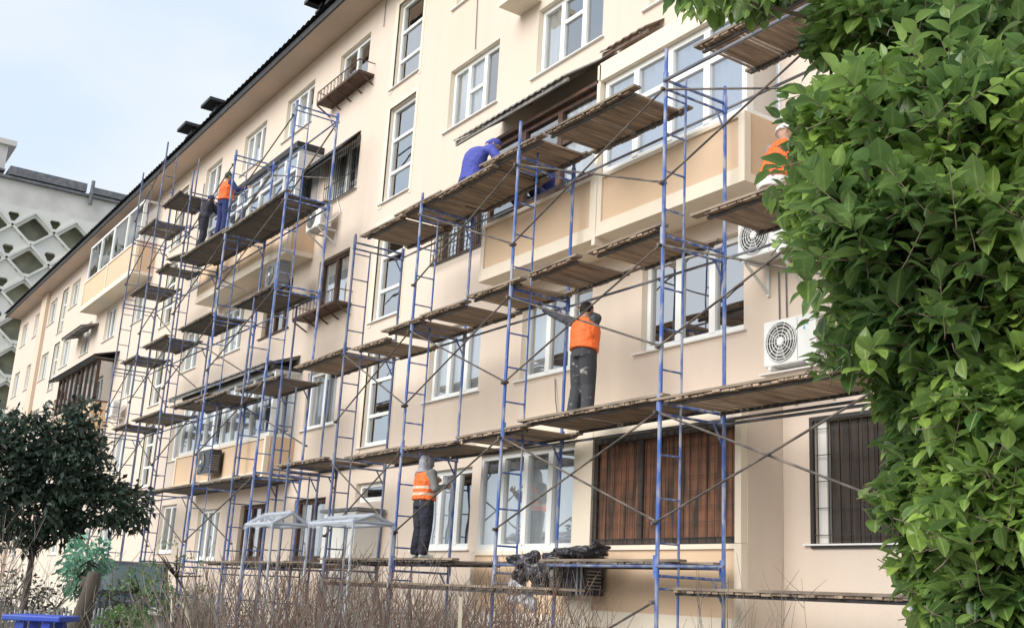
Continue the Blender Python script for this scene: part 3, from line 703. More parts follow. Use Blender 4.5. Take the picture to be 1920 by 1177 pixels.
# ------------------------------------------------------------------ people
def loft(mb, rings, n=14):
    """rings: (centre, side vector, depth vector); closed ends"""
    vs = []; N = len(rings)
    for c, a, b in rings:
        for i in range(n):
            t = 2*math.pi*i/n; vs.append(Vector(c)+Vector(a)*math.cos(t)+Vector(b)*math.sin(t))
    fs = [(k*n+i, k*n+(i+1) % n, (k+1)*n+(i+1) % n, (k+1)*n+i) for k in range(N-1) for i in range(n)]
    fs += [tuple(range(n-1, -1, -1)), tuple(range((N-1)*n, N*n))]
    mb.add(vs, fs)
def ball(mb, c, r, s=(1, 1, 1), n=12):
    c = Vector(c); rings = []
    for k in range(1, 8):
        a = math.pi*k/8; rr = r*math.sin(a); rings.append((c+Vector((0, 0, -r*s[2]*math.cos(a))), (rr*s[0], 0, 0), (0, rr*s[1], 0)))
    loft(mb, rings, n)
def limb(mb, pts, rs):
    for i in range(len(pts)-1):
        mb.tube(pts[i], pts[i+1], rs[i], 12, rs[i+1]); 
    for p_, r in zip(pts, rs): ball(mb, p_, r*1.0, n=10)
def fuse(mb, name, m, vox, parent, smooth=2):
    o = mb.build(name, m)
    r = o.modifiers.new('r', 'REMESH'); r.mode = 'VOXEL'; r.voxel_size = vox; r.use_smooth_shade = True
    s = o.modifiers.new('s', 'SMOOTH'); s.iterations = smooth; s.factor = .5
    dg = bpy.context.evaluated_depsgraph_get(); me = bpy.data.meshes.new_from_object(o.evaluated_get(dg)); o.modifiers.clear(); old = o.data; o.data = me; bpy.data.meshes.remove(old)
    if not me.materials: me.materials.append(m)
    o.parent = parent; return o
M_SKIN = mat('skin', (.42, .25, .17), rough=.55)
M_HAIR = mat('dark_hair', (.02, .016, .013), rough=.8)
def vestmat():
    m = mat('orange_hi_vis', (.92, .17, .03), (.82, .13, .02), scale=5, rough=.65, bump=1.0, bscale=9)
    m2 = m.copy(); m2.name = 'orange_hi_vis_striped'; t = m2.node_tree; b = t.nodes['Principled BSDF']; rm = [n for n in t.nodes if n.type == 'VALTORGB'][0]
    c = [n for n in t.nodes if n.type == 'TEX_COORD'][0]; sp = nn(t, 'ShaderNodeSeparateXYZ'); t.links.new(c.outputs['Object'], sp.inputs[0])
    def band(z, h):
        s = nn(t, 'ShaderNodeMath', operation='SUBTRACT'); s.inputs[1].default_value = z; a = nn(t, 'ShaderNodeMath', operation='ABSOLUTE'); l = nn(t, 'ShaderNodeMath', operation='LESS_THAN'); l.inputs[1].default_value = h
        t.links.new(sp.outputs['Z'], s.inputs[0]); t.links.new(s.outputs[0], a.inputs[0]); t.links.new(a.outputs[0], l.inputs[0]); return l
    a = band(1.06, .022); b2 = band(1.17, .022); ad = nn(t, 'ShaderNodeMath', operation='ADD'); t.links.new(a.outputs[0], ad.inputs[0]); t.links.new(b2.outputs[0], ad.inputs[1])
    x = nn(t, 'ShaderNodeMix', data_type='RGBA'); x.inputs['B'].default_value = (.62, .50, .38, 1)
    t.links.new(ad.outputs[0], x.inputs['Factor']); t.links.new(rm.outputs['Color'], x.inputs['A']); t.links.new(x.outputs['Result'], b.inputs['Base Color']); return m, m2
M_VEST, M_VEST2 = vestmat()
def hand(mb, wrist, direction, palm_n, s=1.0, curl=.5):
    d = Vector(direction).normalized(); pn = Vector(palm_n); pn = (pn-d*pn.dot(d)).normalized(); sd_ = d.cross(pn)
    w0 = Vector(wrist); base = w0+d*.085*s
    loft(mb, [(w0, sd_*.026*s, pn*.02*s), (w0+d*.04*s, sd_*.04*s, pn*.016*s), (base, sd_*.042*s, pn*.014*s)], 10)
    for k, (off, ln) in enumerate(((-.033, .062), (-.011, .075), (.011, .07), (.033, .055))):
        p0 = base+sd_*off*s-d*.006; a = curl
        p1 = p0+(d*math.cos(a*.6)+pn*math.sin(a*.6)+sd_*off*2)*(ln*.45*s); p2 = p1+(d*math.cos(a*1.6)+pn*math.sin(a*1.6))*(ln*.35*s); p3 = p2+(d*math.cos(a*2.4)+pn*math.sin(a*2.4))*(ln*.25*s)
        mb.tube(p0, p1, .0105*s, 8, .0098*s); mb.tube(p1, p2, .0098*s, 8, .009*s); mb.tube(p2, p3, .009*s, 8, .0075*s)
        for q in (p1, p2, p3): ball(mb, q, .009*s, n=8)
    t0 = w0+d*.03*s-sd_*.035*s; t1 = t0+(d*.6-sd_*.7+pn*.2).normalized()*.038*s; t2 = t1+(d*.9-sd_*.2+pn*.3).normalized()*.03*s
    mb.tube(t0, t1, .0125*s, 8, .0115*s); mb.tube(t1, t2, .0115*s, 8, .0095*s); ball(mb, t1, .0115*s, n=8); ball(mb, t2, .0095*s, n=8)
def person(loc, label, J, jacket, trouser, vest=None, head='hair', headm=None, boots=None, rz=0, gloves=None, scale=1.0, group='workers on the scaffolds', faceup=0):
    """J: joints in local metres; the person faces +Y before rz"""
    t = empty('person', loc, label, 'person', group, rz); t.scale = scale if isinstance(scale, tuple) else (scale,)*3
    V = lambda k: Vector(J[k])
    pel, chest, neck, hd = V('pelvis'), V('chest'), V('neck'), V('head')
    sx = (V('shr')-V('shl')).normalized(); hx = (V('hipr')-V('hipl')).normalized()
    up1 = (chest-pel).normalized(); fwd = up1.cross(sx)*-1; fwd = sx.cross(up1)*-1
    fw_ = Vector(J.get('face', (0, 1, 0))).normalized(); hup = (hd-neck).normalized(); hs = fw_.cross(hup).normalized(); fw_ = hup.cross(hs)
    def torso(mb, g, top=True):
        f2 = up1.cross(sx).normalized()
        mid = pel.lerp(chest, .5)
        r = [(pel-up1*.06, hx*(.165+g), f2*(.115+g)), (pel+up1*.05, hx*(.165+g), f2*(.12+g)), (mid, sx*(.15+g), f2*(.11+g)), (chest, sx*(.175+g), f2*(.125+g)),
             (chest+up1*.1, sx*(.18+g), f2*(.115+g))]
        if top: r += [(chest+up1*.17, sx*(.13+g), f2*(.085+g)), (neck-hup*.01, sx*(.065+g*.6), f2*(.06+g*.6))]
        loft(mb, r, 18)
    # body, one continuous mesh
    mb = MB(); torso(mb, -.012)
    mb.tube(neck-hup*.04, neck+hup*.09, .058, 12, .052)
    loft(mb, [(hd+hup*z, hs*a, fw_*b) for z, a, b in ((-.115, .03, .035), (-.095, .048, .062), (-.05, .064, .083), (0, .074, .095), (.05, .074, .096), (.09, .058, .076), (.115, .03, .04))], 16)
    nb = hd-hup*.015+fw_*.09; mb.tube(nb+hup*.03, nb-hup*.02+fw_*.018, .009, 8, .015); ball(mb, nb-hup*.022+fw_*.012, .015, n=8)
    mb.tube(hd-hup*.06+fw_*.078-hs*.02, hd-hup*.06+fw_*.078+hs*.02, .011, 8)
    for s in (-1, 1):
        ball(mb, hd-hup*.012+hs*(.076*s), .024, (.45, .8, 1.2), 8); ball(mb, hd+hup*.012+fw_*.083+hs*(.031*s), .014, n=8)
    for s in 'lr':
        sh, el, wr = V('sh'+s), V('el'+s), V('wr'+s); limb(mb, [sh, el, wr], [.05, .04, .028])
        hp, kn, an = V('hip'+s), V('kn'+s), V('an'+s); limb(mb, [hp, kn, an], [.078, .054, .04])
        dr = J.get('hd'+s) or (wr-el); hand(mb, wr, dr, J.get('pn'+s, (0, 1, 0)))
        toe = Vector(J.get('toe'+s, (0, 1, 0))).normalized(); mb.tube(an-Vector((0, 0, .03)), an-Vector((0, 0, .045))+toe*.14, .035, 10, .028)
    fuse(mb, 'person_body', M_SKIN, .0085, t, 1)
    mb = MB(); f2 = up1.cross(sx).normalized()
    loft(mb, [(pel+up1*.06, hx*.175, f2*.135), (pel-up1*.02, hx*.18, f2*.14), (pel-up1*.09, hx*.165, f2*.13)], 16)
    for s in 'lr':
        hp, kn, an = V('hip'+s), V('kn'+s), V('an'+s); limb(mb, [hp+Vector((0, 0, .01)), hp.lerp(kn, .5), kn, kn.lerp(an, .5), an+(kn-an).normalized()*.03], [.115, .108, .09, .086, .08])
    fuse(mb, 'trousers', trouser, .014, t, 2)
    mb = MB(); torso(mb, .018)
    for s in 'lr':
        sh, el, wr = V('sh'+s), V('el'+s), V('wr'+s); limb(mb, [sh, sh.lerp(el, .5), el, el.lerp(wr, .5), wr+(el-wr).normalized()*.02], [.074, .066, .058, .052, .043])
        mb.tube(chest+up1*.1, sh, .08, 10, .074)
    fuse(mb, 'jacket', jacket, .013, t, 2)
    if vest:
        mb = MB(); g = .04; mid = pel.lerp(chest, .5)
        loft(mb, [(pel+up1*.03, hx*(.18+g), f2*(.135+g)), (mid, sx*(.165+g), f2*(.125+g)), (chest, sx*(.172+g), f2*(.13+g)), (chest+up1*.08, sx*(.15+g), f2*(.12+g)),
                  (chest+up1*.15, sx*(.115+g), f2*(.09+g)), (neck-hup*.005, sx*(.075+g*.7), f2*(.07+g*.6))], 18)
        fuse(mb, 'vest', vest, .013, t, 2)
    mb = MB()
    if head == 'hood':
        loft(mb, [(hd+hup*z+fw_*o_, hs*a, fw_*b) for z, a, b, o_ in ((-.19, .12, .11, -.02), (-.12, .10, .105, -.02), (-.04, .096, .115, -.018), (.04, .098, .118, -.016), (.1, .085, .1, -.016), (.14, .045, .055, -.016))], 16); nm = 'hood'
    elif head == 'helmet':
        loft(mb, [(hd+hup*z, hs*a, fw_*b) for z, a, b in ((.015, .108, .135), (.03, .1, .122), (.08, .09, .11), (.125, .065, .082), (.15, .03, .04))], 16); nm = 'helmet'
    else:
        loft(mb, [(hd+hup*z-fw_*o_, hs*a, fw_*b) for z, a, b, o_ in ((-.06, .06, .05, .05), (-.02, .08, .075, .028), (.03, .084, .092, .016), (.07, .078, .092, .01), (.11, .055, .066, .008), (.132, .025, .03, .006))], 14); nm = 'hair' if head == 'hair' else 'cap'
    fuse(mb, nm, headm or M_HAIR, .011, t, 1)
    if boots:
        for s in 'lr':
            mb = MB(); an = V('an'+s); toe = Vector(J.get('toe'+s, (0, 1, 0))).normalized()
            mb.tube(an+Vector((0, 0, .05)), an-Vector((0, 0, .03)), .052, 12, .05); mb.tube(an-Vector((0, 0, .04))-toe*.05, an-Vector((0, 0, .048))+toe*.16, .042, 12, .036)
            fuse(mb, 'boot', boots, .012, t, 1)
    if gloves:
        for s in gloves[1]:
            mb = MB(); el, wr = V('el'+s), V('wr'+s); dr = J.get('hd'+s) or (wr-el); hand(mb, wr-Vector(dr).normalized()*.01, dr, J.get('pn'+s, (0, 1, 0)), 1.22)
            fuse(mb, 'glove', gloves[0], .009, t, 1)
    return t
STAND = dict(pelvis=(0, 0, .93), chest=(0, .01, 1.27), neck=(0, 0, 1.46), head=(0, .02, 1.6), hipl=(-.09, 0, .9), hipr=(.09, 0, .9),
             knl=(-.10, .02, .49), knr=(.10, .02, .49), anl=(-.11, -.02, .09), anr=(.11, -.02, .09), shl=(-.19, 0, 1.41), shr=(.19, 0, 1.41))
def pose(**k): d = dict(STAND); d.update(k); return d
M_DKJ = mat('dark_grey_sweater', (.055, .06, .075), (.085, .09, .105), scale=8, rough=.9, bump=1.0, bscale=9)
M_PAINTY = mat('paint_splashed_trousers', (.05, .052, .06), (.5, .48, .46), scale=9, rough=.9, lo=.6, hi=.72, detail=6, bump=.4, bscale=14)
M_GREYH = mat('light_grey_hoodie', (.34, .34, .38), (.26, .26, .30), scale=6, rough=.95, bump=1.0, bscale=9)
M_GREYJ = mat('grey_jacket', (.15, .16, .16), (.22, .22, .21), scale=5, rough=.95, bump=.5, bscale=15)
M_NAVY = mat('navy_trousers', (.016, .018, .032), (.035, .035, .05), scale=6, rough=.9, bump=1.0, bscale=9)
M_BLUEC = mat('blue_overall', (.055, .07, .34), (.07, .09, .40), scale=3, rough=.8, bump=1.0, bscale=9)
M_NAVYB = mat('navy_blue_cloth', (.02, .03, .12), rough=.9)
M_BOOT = mat('work_boots', (.03, .028, .027), (.4, .38, .35), scale=12, rough=.8, lo=.55, hi=.75)
M_GLOVE = mat('pale_glove', (.5, .5, .47), rough=.9)
M_GLOVEB = mat('light_blue_glove', (.3, .42, .68), (.55, .6, .7), scale=20, rough=.9)
M_GREEN = mat('green_cap', (.05, .09, .06), rough=.9)
# 1: raises both hands to the deck above, seen from behind
person((-11.42, 8.55, 2.26), 'worker in plain orange vest, grey sleeves raised, holding the deck above him with both arms',
       pose(pelvis=(.03, 0, .9), chest=(-.02, .05, 1.23), neck=(-.07, .08, 1.41), head=(-.1, .12, 1.54), hipl=(-.06, 0, .87), hipr=(.11, 0, .87), knl=(-.11, .03, .47), knr=(.08, .05, .47), anl=(-.11, -.03, .09), anr=(.1, .03, .09),
            shl=(-.24, .06, 1.38), shr=(.11, .1, 1.38), ell=(-.52, .04, 1.5), elr=(-.16, .33, 1.5), wrl=(-.84, -.02, 1.68), wrr=(-.5, .36, 1.66), face=(-.35, .9, .25), pnl=(0, 0, 1), pnr=(0, 0, 1), toel=(-.2, 1, 0), toer=(.2, 1, 0)),
       M_DKJ, M_PAINTY, M_VEST, 'hair', M_HAIR, M_BOOT, gloves=(M_GLOVE, 'lr'), scale=(1.1, 1.1, 1.0))
# 2: hooded worker, elbows bent in front
person((-14.95, 8.25, .45), 'worker in light grey hood and orange vest with two pale stripes standing with back turned',
       pose(elr=(.27, .02, 1.14), ell=(-.31, .06, 1.17), wrl=(-.24, .27, 1.3), wrr=(.18, .26, 1.22), face=(.1, 1, .1), pnl=(1, 0, 0), pnr=(-1, 0, 0), toel=(-.3, 1, 0), toer=(.3, 1, 0)),
       M_GREYJ, M_NAVY, M_VEST2, 'hood', M_GREYH, M_GLOVE, scale=(1.06, 1.04, .915))
# 3: far worker on the top deck
person((-26.55, 8.2, 8.43), 'far worker in salmon orange vest and dark sleeves on the highest long deck',
       pose(ell=(-.27, .1, 1.16), elr=(.36, .06, 1.2), wrl=(-.16, .3, 1.2), wrr=(.44, .26, 1.32), face=(.3, 1, 0)),
       M_NAVYB, M_NAVYB, M_VEST, 'cap', M_GREEN, M_BOOT, scale=1.04, rz=.3)
# 4: dark worker leaning over
person((-28.75, 8.35, 8.62), 'worker in all dark clothes leaning to the left beside the far orange vest',
       pose(pelvis=(.05, 0, .9), chest=(-.08, .08, 1.2), neck=(-.17, .14, 1.36), head=(-.22, .2, 1.49), hipl=(-.04, 0, .87), hipr=(.13, 0, .87), shl=(-.3, .12, 1.3), shr=(.05, .12, 1.33),
            ell=(-.5, .2, 1.18), elr=(.0, .32, 1.12), wrl=(-.72, .28, 1.26), wrr=(-.22, .42, 1.18), face=(-.6, .8, 0), knl=(-.06, .08, .47), anl=(-.1, 0, .09)),
       M_NAVY, M_NAVY, None, 'cap', M_NAVYB, M_BOOT, scale=1.08)
# 5: blue worker crouching under the awning
person((-14.66, 8.62, 6.2), 'worker in blue overall crouching under the grey awning with back turned',
       pose(pelvis=(-.02, -.1, .3), chest=(.0, -.04, .66), neck=(.04, .06, .84), head=(.08, .18, .93), hipl=(-.11, -.08, .28), hipr=(.09, -.08, .28), knl=(-.2, .32, .38), knr=(.2, .32, .38), anl=(-.17, .02, .09), anr=(.15, .02, .09),
            shl=(-.17, .02, .8), shr=(.21, .06, .8), ell=(-.28, .22, .62), elr=(.33, .1, .62), wrl=(-.1, .42, .62), wrr=(.42, .28, .5), face=(.4, 1, -.2), pnr=(0, 1, 0)),
       M_BLUEC, M_NAVYB, None, 'cap', M_BLUEC, M_BOOT, gloves=(M_GLOVEB, 'r'), scale=(1.4, 1.2, 1.14))
# 6: crouching behind the leaves at the right
person((-7.95, 8.58, 4.28), 'crouching worker with pale helmet and orange vest half hidden by the citrus leaves',
       pose(pelvis=(.0, -.05, .3), chest=(.04, .05, .64), neck=(.06, .1, .82), head=(.02, .14, .95), hipl=(-.11, -.04, .3), hipr=(.1, -.04, .3), knl=(-.2, .3, .46), knr=(.22, .3, .42), anl=(-.19, .06, .09), anr=(.18, .06, .09),
            shl=(-.14, .08, .78), shr=(.23, .08, .78), ell=(-.2, .26, .58), elr=(.36, .25, .62), wrl=(.02, .42, .6), wrr=(.42, .42, .75), face=(.6, .8, 0)),
       M_GREYH, M_CONC, M_VEST, 'helmet', M_WHITE, M_BOOT)
# ------------------------------------------------------------------ vegetation
def leafmat(name, dark, light, rough=.38, trans=.25, back=None):
    m = bpy.data.materials.new(name); m.use_nodes = True; t = m.node_tree; b = t.nodes['Principled BSDF']
    a = nn(t, 'ShaderNodeAttribute'); a.attribute_name = 'tint'
    r = nn(t, 'ShaderNodeValToRGB'); r.color_ramp.elements[0].color = (*dark, 1); r.color_ramp.elements[1].color = (*light, 1)
    e = r.color_ramp.elements.new(.75); e.color = tuple((d*.45+l*.55) for d, l in zip(dark, light))+(1,)
    t.links.new(a.outputs['Fac'], r.inputs['Fac'])
    g = nn(t, 'ShaderNodeNewGeometry'); x = nn(t, 'ShaderNodeMix', data_type='RGBA'); x.inputs['B'].default_value = (*(back or tuple(c*1.25 for c in light)), 1)
    mm = nn(t, 'ShaderNodeMath', operation='MULTIPLY'); mm.inputs[1].default_value = .45
    t.links.new(g.outputs['Backfacing'], mm.inputs[0]); t.links.new(mm.outputs[0], x.inputs['Factor']); t.links.new(r.outputs['Color'], x.inputs['A'])
    a3 = nn(t, 'ShaderNodeAttribute'); a3.attribute_name = 'rib'
    m4 = nn(t, 'ShaderNodeMapRange'); m4.inputs['From Min'].default_value = .84; m4.inputs['From Max'].default_value = .97; m4.inputs['To Max'].default_value = .5
    tcx = nn(t, 'ShaderNodeTexCoord'); nz = nn(t, 'ShaderNodeTexNoise'); nz.inputs['Scale'].default_value = 28; nz.inputs['Detail'].default_value = 3
    m5 = nn(t, 'ShaderNodeMapRange'); m5.inputs['From Min'].default_value = .3; m5.inputs['From Max'].default_value = .7; m5.inputs['To Min'].default_value = .72; m5.inputs['To Max'].default_value = 1.25
    hv = nn(t, 'ShaderNodeHueSaturation'); rx = nn(t, 'ShaderNodeMix', data_type='RGBA'); rx.inputs['B'].default_value = (min(.6, light[0]*1.5), min(.7, light[1]*1.25), light[2]*2.2, 1)
    bpx = nn(t, 'ShaderNodeBump'); bpx.inputs['Strength'].default_value = .35; bpx.inputs['Distance'].default_value = .01
    t.links.new(tcx.outputs['Object'], nz.inputs['Vector']); t.links.new(nz.outputs['Fac'], m5.inputs['Value']); t.links.new(m5.outputs['Result'], hv.inputs['Value']); t.links.new(nz.outputs['Fac'], bpx.inputs['Height']); t.links.new(bpx.outputs['Normal'], b.inputs['Normal'])
    t.links.new(x.outputs['Result'], hv.inputs['Color']); t.links.new(a3.outputs['Fac'], m4.inputs['Value']); t.links.new(m4.outputs['Result'], rx.inputs['Factor']); t.links.new(hv.outputs['Color'], rx.inputs['A'])
    t.links.new(rx.outputs['Result'], b.inputs['Base Color']); b.inputs['Roughness'].default_value = rough; b.inputs['Specular IOR Level'].default_value = .5
    tl = nn(t, 'ShaderNodeBsdfTranslucent'); ms = nn(t, 'ShaderNodeMixShader'); ms.inputs['Fac'].default_value = trans
    hs = nn(t, 'ShaderNodeHueSaturation'); hs.inputs['Value'].default_value = 1.6; t.links.new(x.outputs['Result'], hs.inputs['Color']); t.links.new(hs.outputs['Color'], tl.inputs['Color'])
    o = t.nodes['Material Output']; t.links.new(b.outputs[0], ms.inputs[1]); t.links.new(tl.outputs[0], ms.inputs[2]); t.links.new(ms.outputs[0], o.inputs['Surface']); return m
LEAFP = []
for i in range(7):
    tt = i/6; wv = math.sin(math.pi*min(1, tt**.85))**.9 if 0 < tt < 1 else 0; LEAFP.append((tt, wv))
class Leaves:
    def __init__(s): s.v = []; s.f = []; s.t = []; s.r = []
    def leaf(s, p, d, up, ln, wd, tint, droop=.25, fold=.35):
        d = d.normalized(); sd_ = d.cross(up)
        if sd_.length < .01: sd_ = d.orthogonal()
        sd_.normalize(); nrm = sd_.cross(d).normalized(); n = len(s.v); cur = p.copy(); dd = d.copy(); step = ln/6; rows = []
        tw = random.uniform(-.35, .35)
        for k, (tt, wv) in enumerate(LEAFP):
            a = sd_*math.cos(tw*tt)+nrm*math.sin(tw*tt)
            w_ = wd*.5*wv; h = nrm*(w_*fold+.03*wd*math.sin(k*2.2))
            if k in (0, 6): s.v.append(tuple(cur)); s.r.append(1.0); rows.append((len(s.v)-1,))
            else:
                s.v += [tuple(cur-a*w_+h), tuple(cur), tuple(cur+a*w_+h)]; s.r += [0.0, 1.0, 0.0]; q = len(s.v); rows.append((q-3, q-2, q-1))
            dd = (dd-Vector((0, 0, 1))*droop/6-nrm*droop*.4/6).normalized(); cur = cur+dd*step
        for k in range(6):
            a, b = rows[k], rows[k+1]
            if len(a) == 1: fs = [(a[0], b[1], b[0]), (a[0], b[2], b[1])]
            elif len(b) == 1: fs = [(a[0], a[1], b[0]), (a[1], a[2], b[0])]
            else: fs = [(a[0], a[1], b[1], b[0]), (a[1], a[2], b[2], b[1])]
            s.f += fs; s.t += [tint]*len(fs)
    def small(s, p, d, ln, wd, tint):
        d = d.normalized(); sd_ = d.orthogonal().normalized(); sd_ = (sd_*math.cos(random.random()*6)+d.cross(sd_)*math.sin(random.random()*6)); n = len(s.v)
        m_ = p+d*ln*.5; s.v += [tuple(p), tuple(m_-sd_*wd*.5), tuple(p+d*ln-Vector((0, 0, ln*.15))), tuple(m_+sd_*wd*.5)]; s.r += [.3]*4; s.f += [(n, n+1, n+2), (n, n+2, n+3)]; s.t += [tint]*2
    def build(s, name, m, parent=None, loc=None):
        vs = s.v if loc is None else [(v[0]-loc[0], v[1]-loc[1], v[2]-loc[2]) for v in s.v]
        o = put(name, vs, s.f, m, parent, True); at = o.data.attributes.new('tint', 'FLOAT', 'FACE'); at.data.foreach_set('value', s.t)
        a2 = o.data.attributes.new('rib', 'FLOAT', 'POINT'); a2.data.foreach_set('value', s.r); return o
def rv():
    while True:
        v = Vector((random.uniform(-1, 1), random.uniform(-1, 1), random.uniform(-1, 1)))
        if .05 < v.length < 1: return v
M_BARK = mat('bark', (.10, .075, .055), (.2, .165, .13), scale=8, rough=.95, bump=.8, bscale=25, stretch=(1, 1, .3))
M_BARKD = mat('dark_bark', (.05, .042, .036), (.09, .075, .06), scale=8, rough=.95, bump=.8, bscale=25, stretch=(1, 1, .3))
M_CITRUS = leafmat('citrus_leaf', (.035, .09, .024), (.30, .43, .09), .3, .32, (.20, .32, .13))
# --- big citrus tree close on the right
tb = PD(2150, 1000, 3.9); CT = empty('citrus_tree', (tb.x, tb.y, GZ), 'large glossy green citrus tree filling the right side in front of the scaffold', 'tree'); CO = Vector((tb.x, tb.y, GZ))
random.seed(5)
blobs = [  # pixel centre, distance, pixel radii, weight (all turned into world ellipsoids)
 (1340, -25, 3.6, 70, 30, 2.2), (1440, -25, 3.5, 60, 45, 4), (1610, 35, 3.5, 110, 60, 10), (1790, 60, 3.5, 170, 85, 12), (1760, 230, 3.0, 240, 150, 40), (1585, 235, 3.1, 95, 105, 18), (1555, 350, 3.1, 70, 80, 11),
 (1700, 420, 2.9, 230, 150, 36), (1620, 490, 3.0, 70, 70, 8), (1650, 580, 2.95, 90, 50, 10), (1850, 560, 2.8, 140, 160, 22), (1810, 740, 2.8, 150, 110, 22), (1730, 720, 2.85, 70, 80, 8), (1830, 900, 2.7, 130, 120, 22), (1760, 870, 2.8, 60, 60, 5),
 (1735, 960, 2.75, 70, 40, 6), (1850, 1080, 2.7, 130, 110, 20), (1770, 1100, 2.75, 70, 80, 8), (1560, 640, 2.95, 35, 20, 1.5)]
Lf = Leaves(); tw = MB(); 
def whorl(tip, out, ln0=.1, n=None, tint0=None):
    n = n or random.randint(6, 9); base = tip-out*.13; 
    tw.path([base-out*.02+rv()*.01, base, tip], .002, 4, .0012)
    side = out.orthogonal().normalized(); oth = out.cross(side); young = random.random()
    t0 = min(.95, max(0, .38+1.1*noise.noise(tip*3.1)+random.uniform(-.22, .22))) if tint0 is None else tint0
    for i in range(n):
        a = i*2.4+random.uniform(-.4, .4); f = i/(n-1); spread = 1.15-.75*f
        d = out*(1-spread*.62)+(side*math.cos(a)+oth*math.sin(a))*spread
        ln = ln0*random.uniform(.7, 1.15)*(1 if f < .8 else .8); d = d.normalized()
        Lf.leaf(base+(tip-base)*f, d, Vector((0, 0, 1))+rv()*.5, ln, ln*random.uniform(.5, .64), min(1, max(0, t0+random.uniform(-.12, .15)+(.45 if (young > .7 and f > .4) else 0))), random.uniform(.1, .6), random.uniform(.2, .5))
def W_of(px, py, d): return PD(px, py, d)
blobs = [(b_[0]+(10 if b_[1] <= 120 else 12 if b_[1] < 400 and b_[3] < 150 else 52 if 400 < b_[1] < 700 else 36),)+tuple(b_[1:]) for b_ in blobs]
for (px, py, ds, rx, ry, wt) in blobs:
    c = W_of(px, py, ds); sx_ = rx*ds/FPX; sy_ = ry*ds/FPX; sz_ = max(.28, min(.55, sx_*1.1))
    for k in range(int(wt*22)):
        v = rv(); v = v.normalized()*(v.length**.45)*(.94 if random.random() < .76 else random.uniform(1.0, 1.42))
        if noise.noise(Vector((px*.01+v.x*2.2, py*.01+v.y*2.2, v.z*1.5))) < -.06: continue
        p = c+CR*(v.x*sx_)+CU*(v.y*sy_)+fw*(v.z*sz_+(.1 if v.z > 0 else 0))
        out = (CR*v.x*.8+CU*v.y*.6-fw*.35+Vector((0, 0, .35))+rv()*.7).normalized()
        if py < 30 and px < 1500: out = (out*.35+Vector((0, 0, -1))+rv()*.3).normalized()
        whorl(p, out, random.choice((.06, .07, .08, .095)))
# deep backing foliage, tinted dark as the crown's inner shade, leaving only small gaps
for k in range(300):
    px = random.gauss(1790, 95); py = random.uniform(-60, 1200)
    if 620 < py and px < 1740: continue
    if px < 1600 or px > 2050: continue
    p = W_of(px, py, random.uniform(3.5, 4.2)); whorl(p, (Vector((0, 0, .5))+rv()).normalized(), .13, 6, random.random()*.3)
for (px, py) in ((1555, 655), (1575, 690), (1520, 600), (1690, 950), (1668, 900), (1640, 935), (1690, 1010), (1660, 830), (1640, 700), (1710, 1060), (1500, 470), (1512, 545), (1445, 320), (1462, 190), (1260, 5), (1288, 2), (1320, 12), (1372, 10), (1400, 18)):
    hang = py < 30
    whorl(W_of(px, py, 3.05), (Vector((0, 0, -1))+rv()*.4).normalized() if hang else (CR*-.8+rv()*.5).normalized(), .085, 6, random.random()*.4)
Lf.build('crown', M_CITRUS, CT, CO)
mbk = MB()
tp = Vector((tb.x, tb.y, GZ)); t1 = tp+Vector((.05, .05, 1.1)); t2 = W_of(2080, 560, 3.7)
mbk.path([tp, tp+Vector((.02, 0, .5)), t1, t2], .11, 12, .07)
def limb_to(a, pts, r): mbk.path([a]+pts, r, 7, r*.25)
limb_to(t1, [W_of(1990, 900, 3.4), W_of(1860, 960, 3.1), W_of(1760, 1010, 2.95)], .035); limb_to(t1, [W_of(2000, 1000, 3.3), W_of(1880, 1080, 3.0)], .03)
limb_to(t2, [W_of(1950, 430, 3.5), W_of(1820, 380, 3.3), W_of(1640, 360, 3.2)], .04); limb_to(t2, [W_of(1930, 640, 3.4), W_of(1800, 640, 3.2), W_of(1650, 600, 3.1)], .035)
limb_to(t2, [W_of(2060, 200, 3.6), W_of(1920, 75, 3.4), W_of(1850, 40, 3.4), W_of(1780, -8, 3.4)], .045); limb_to(W_of(1850, 40, 3.4), [W_of(1700, 60, 3.45), W_of(1540, 40, 3.5), W_of(1350, -12, 3.6)], .018)
limb_to(W_of(1940, 120, 3.5), [W_of(1800, 180, 3.3), W_of(1640, 230, 3.2)], .02)
for (px, py, ds, rx, ry, wt) in blobs:
    for k in range(3): mbk.path([W_of(px+rx*.7, py+10, ds+.35), W_of(px+rx*.1, py+random.uniform(-.4, .4)*ry, ds+.15), W_of(px-rx*random.uniform(.3, .8), py+random.uniform(-.7, .7)*ry, ds+.05)], .004, 5, .0015)
for o_, mbx in (('trunk', mbk), ('twigs', tw)):
    o2 = mbx.build(o_, M_BARK, None, True)
    for v in o2.data.vertices: v.co -= CO
    o2.parent = CT
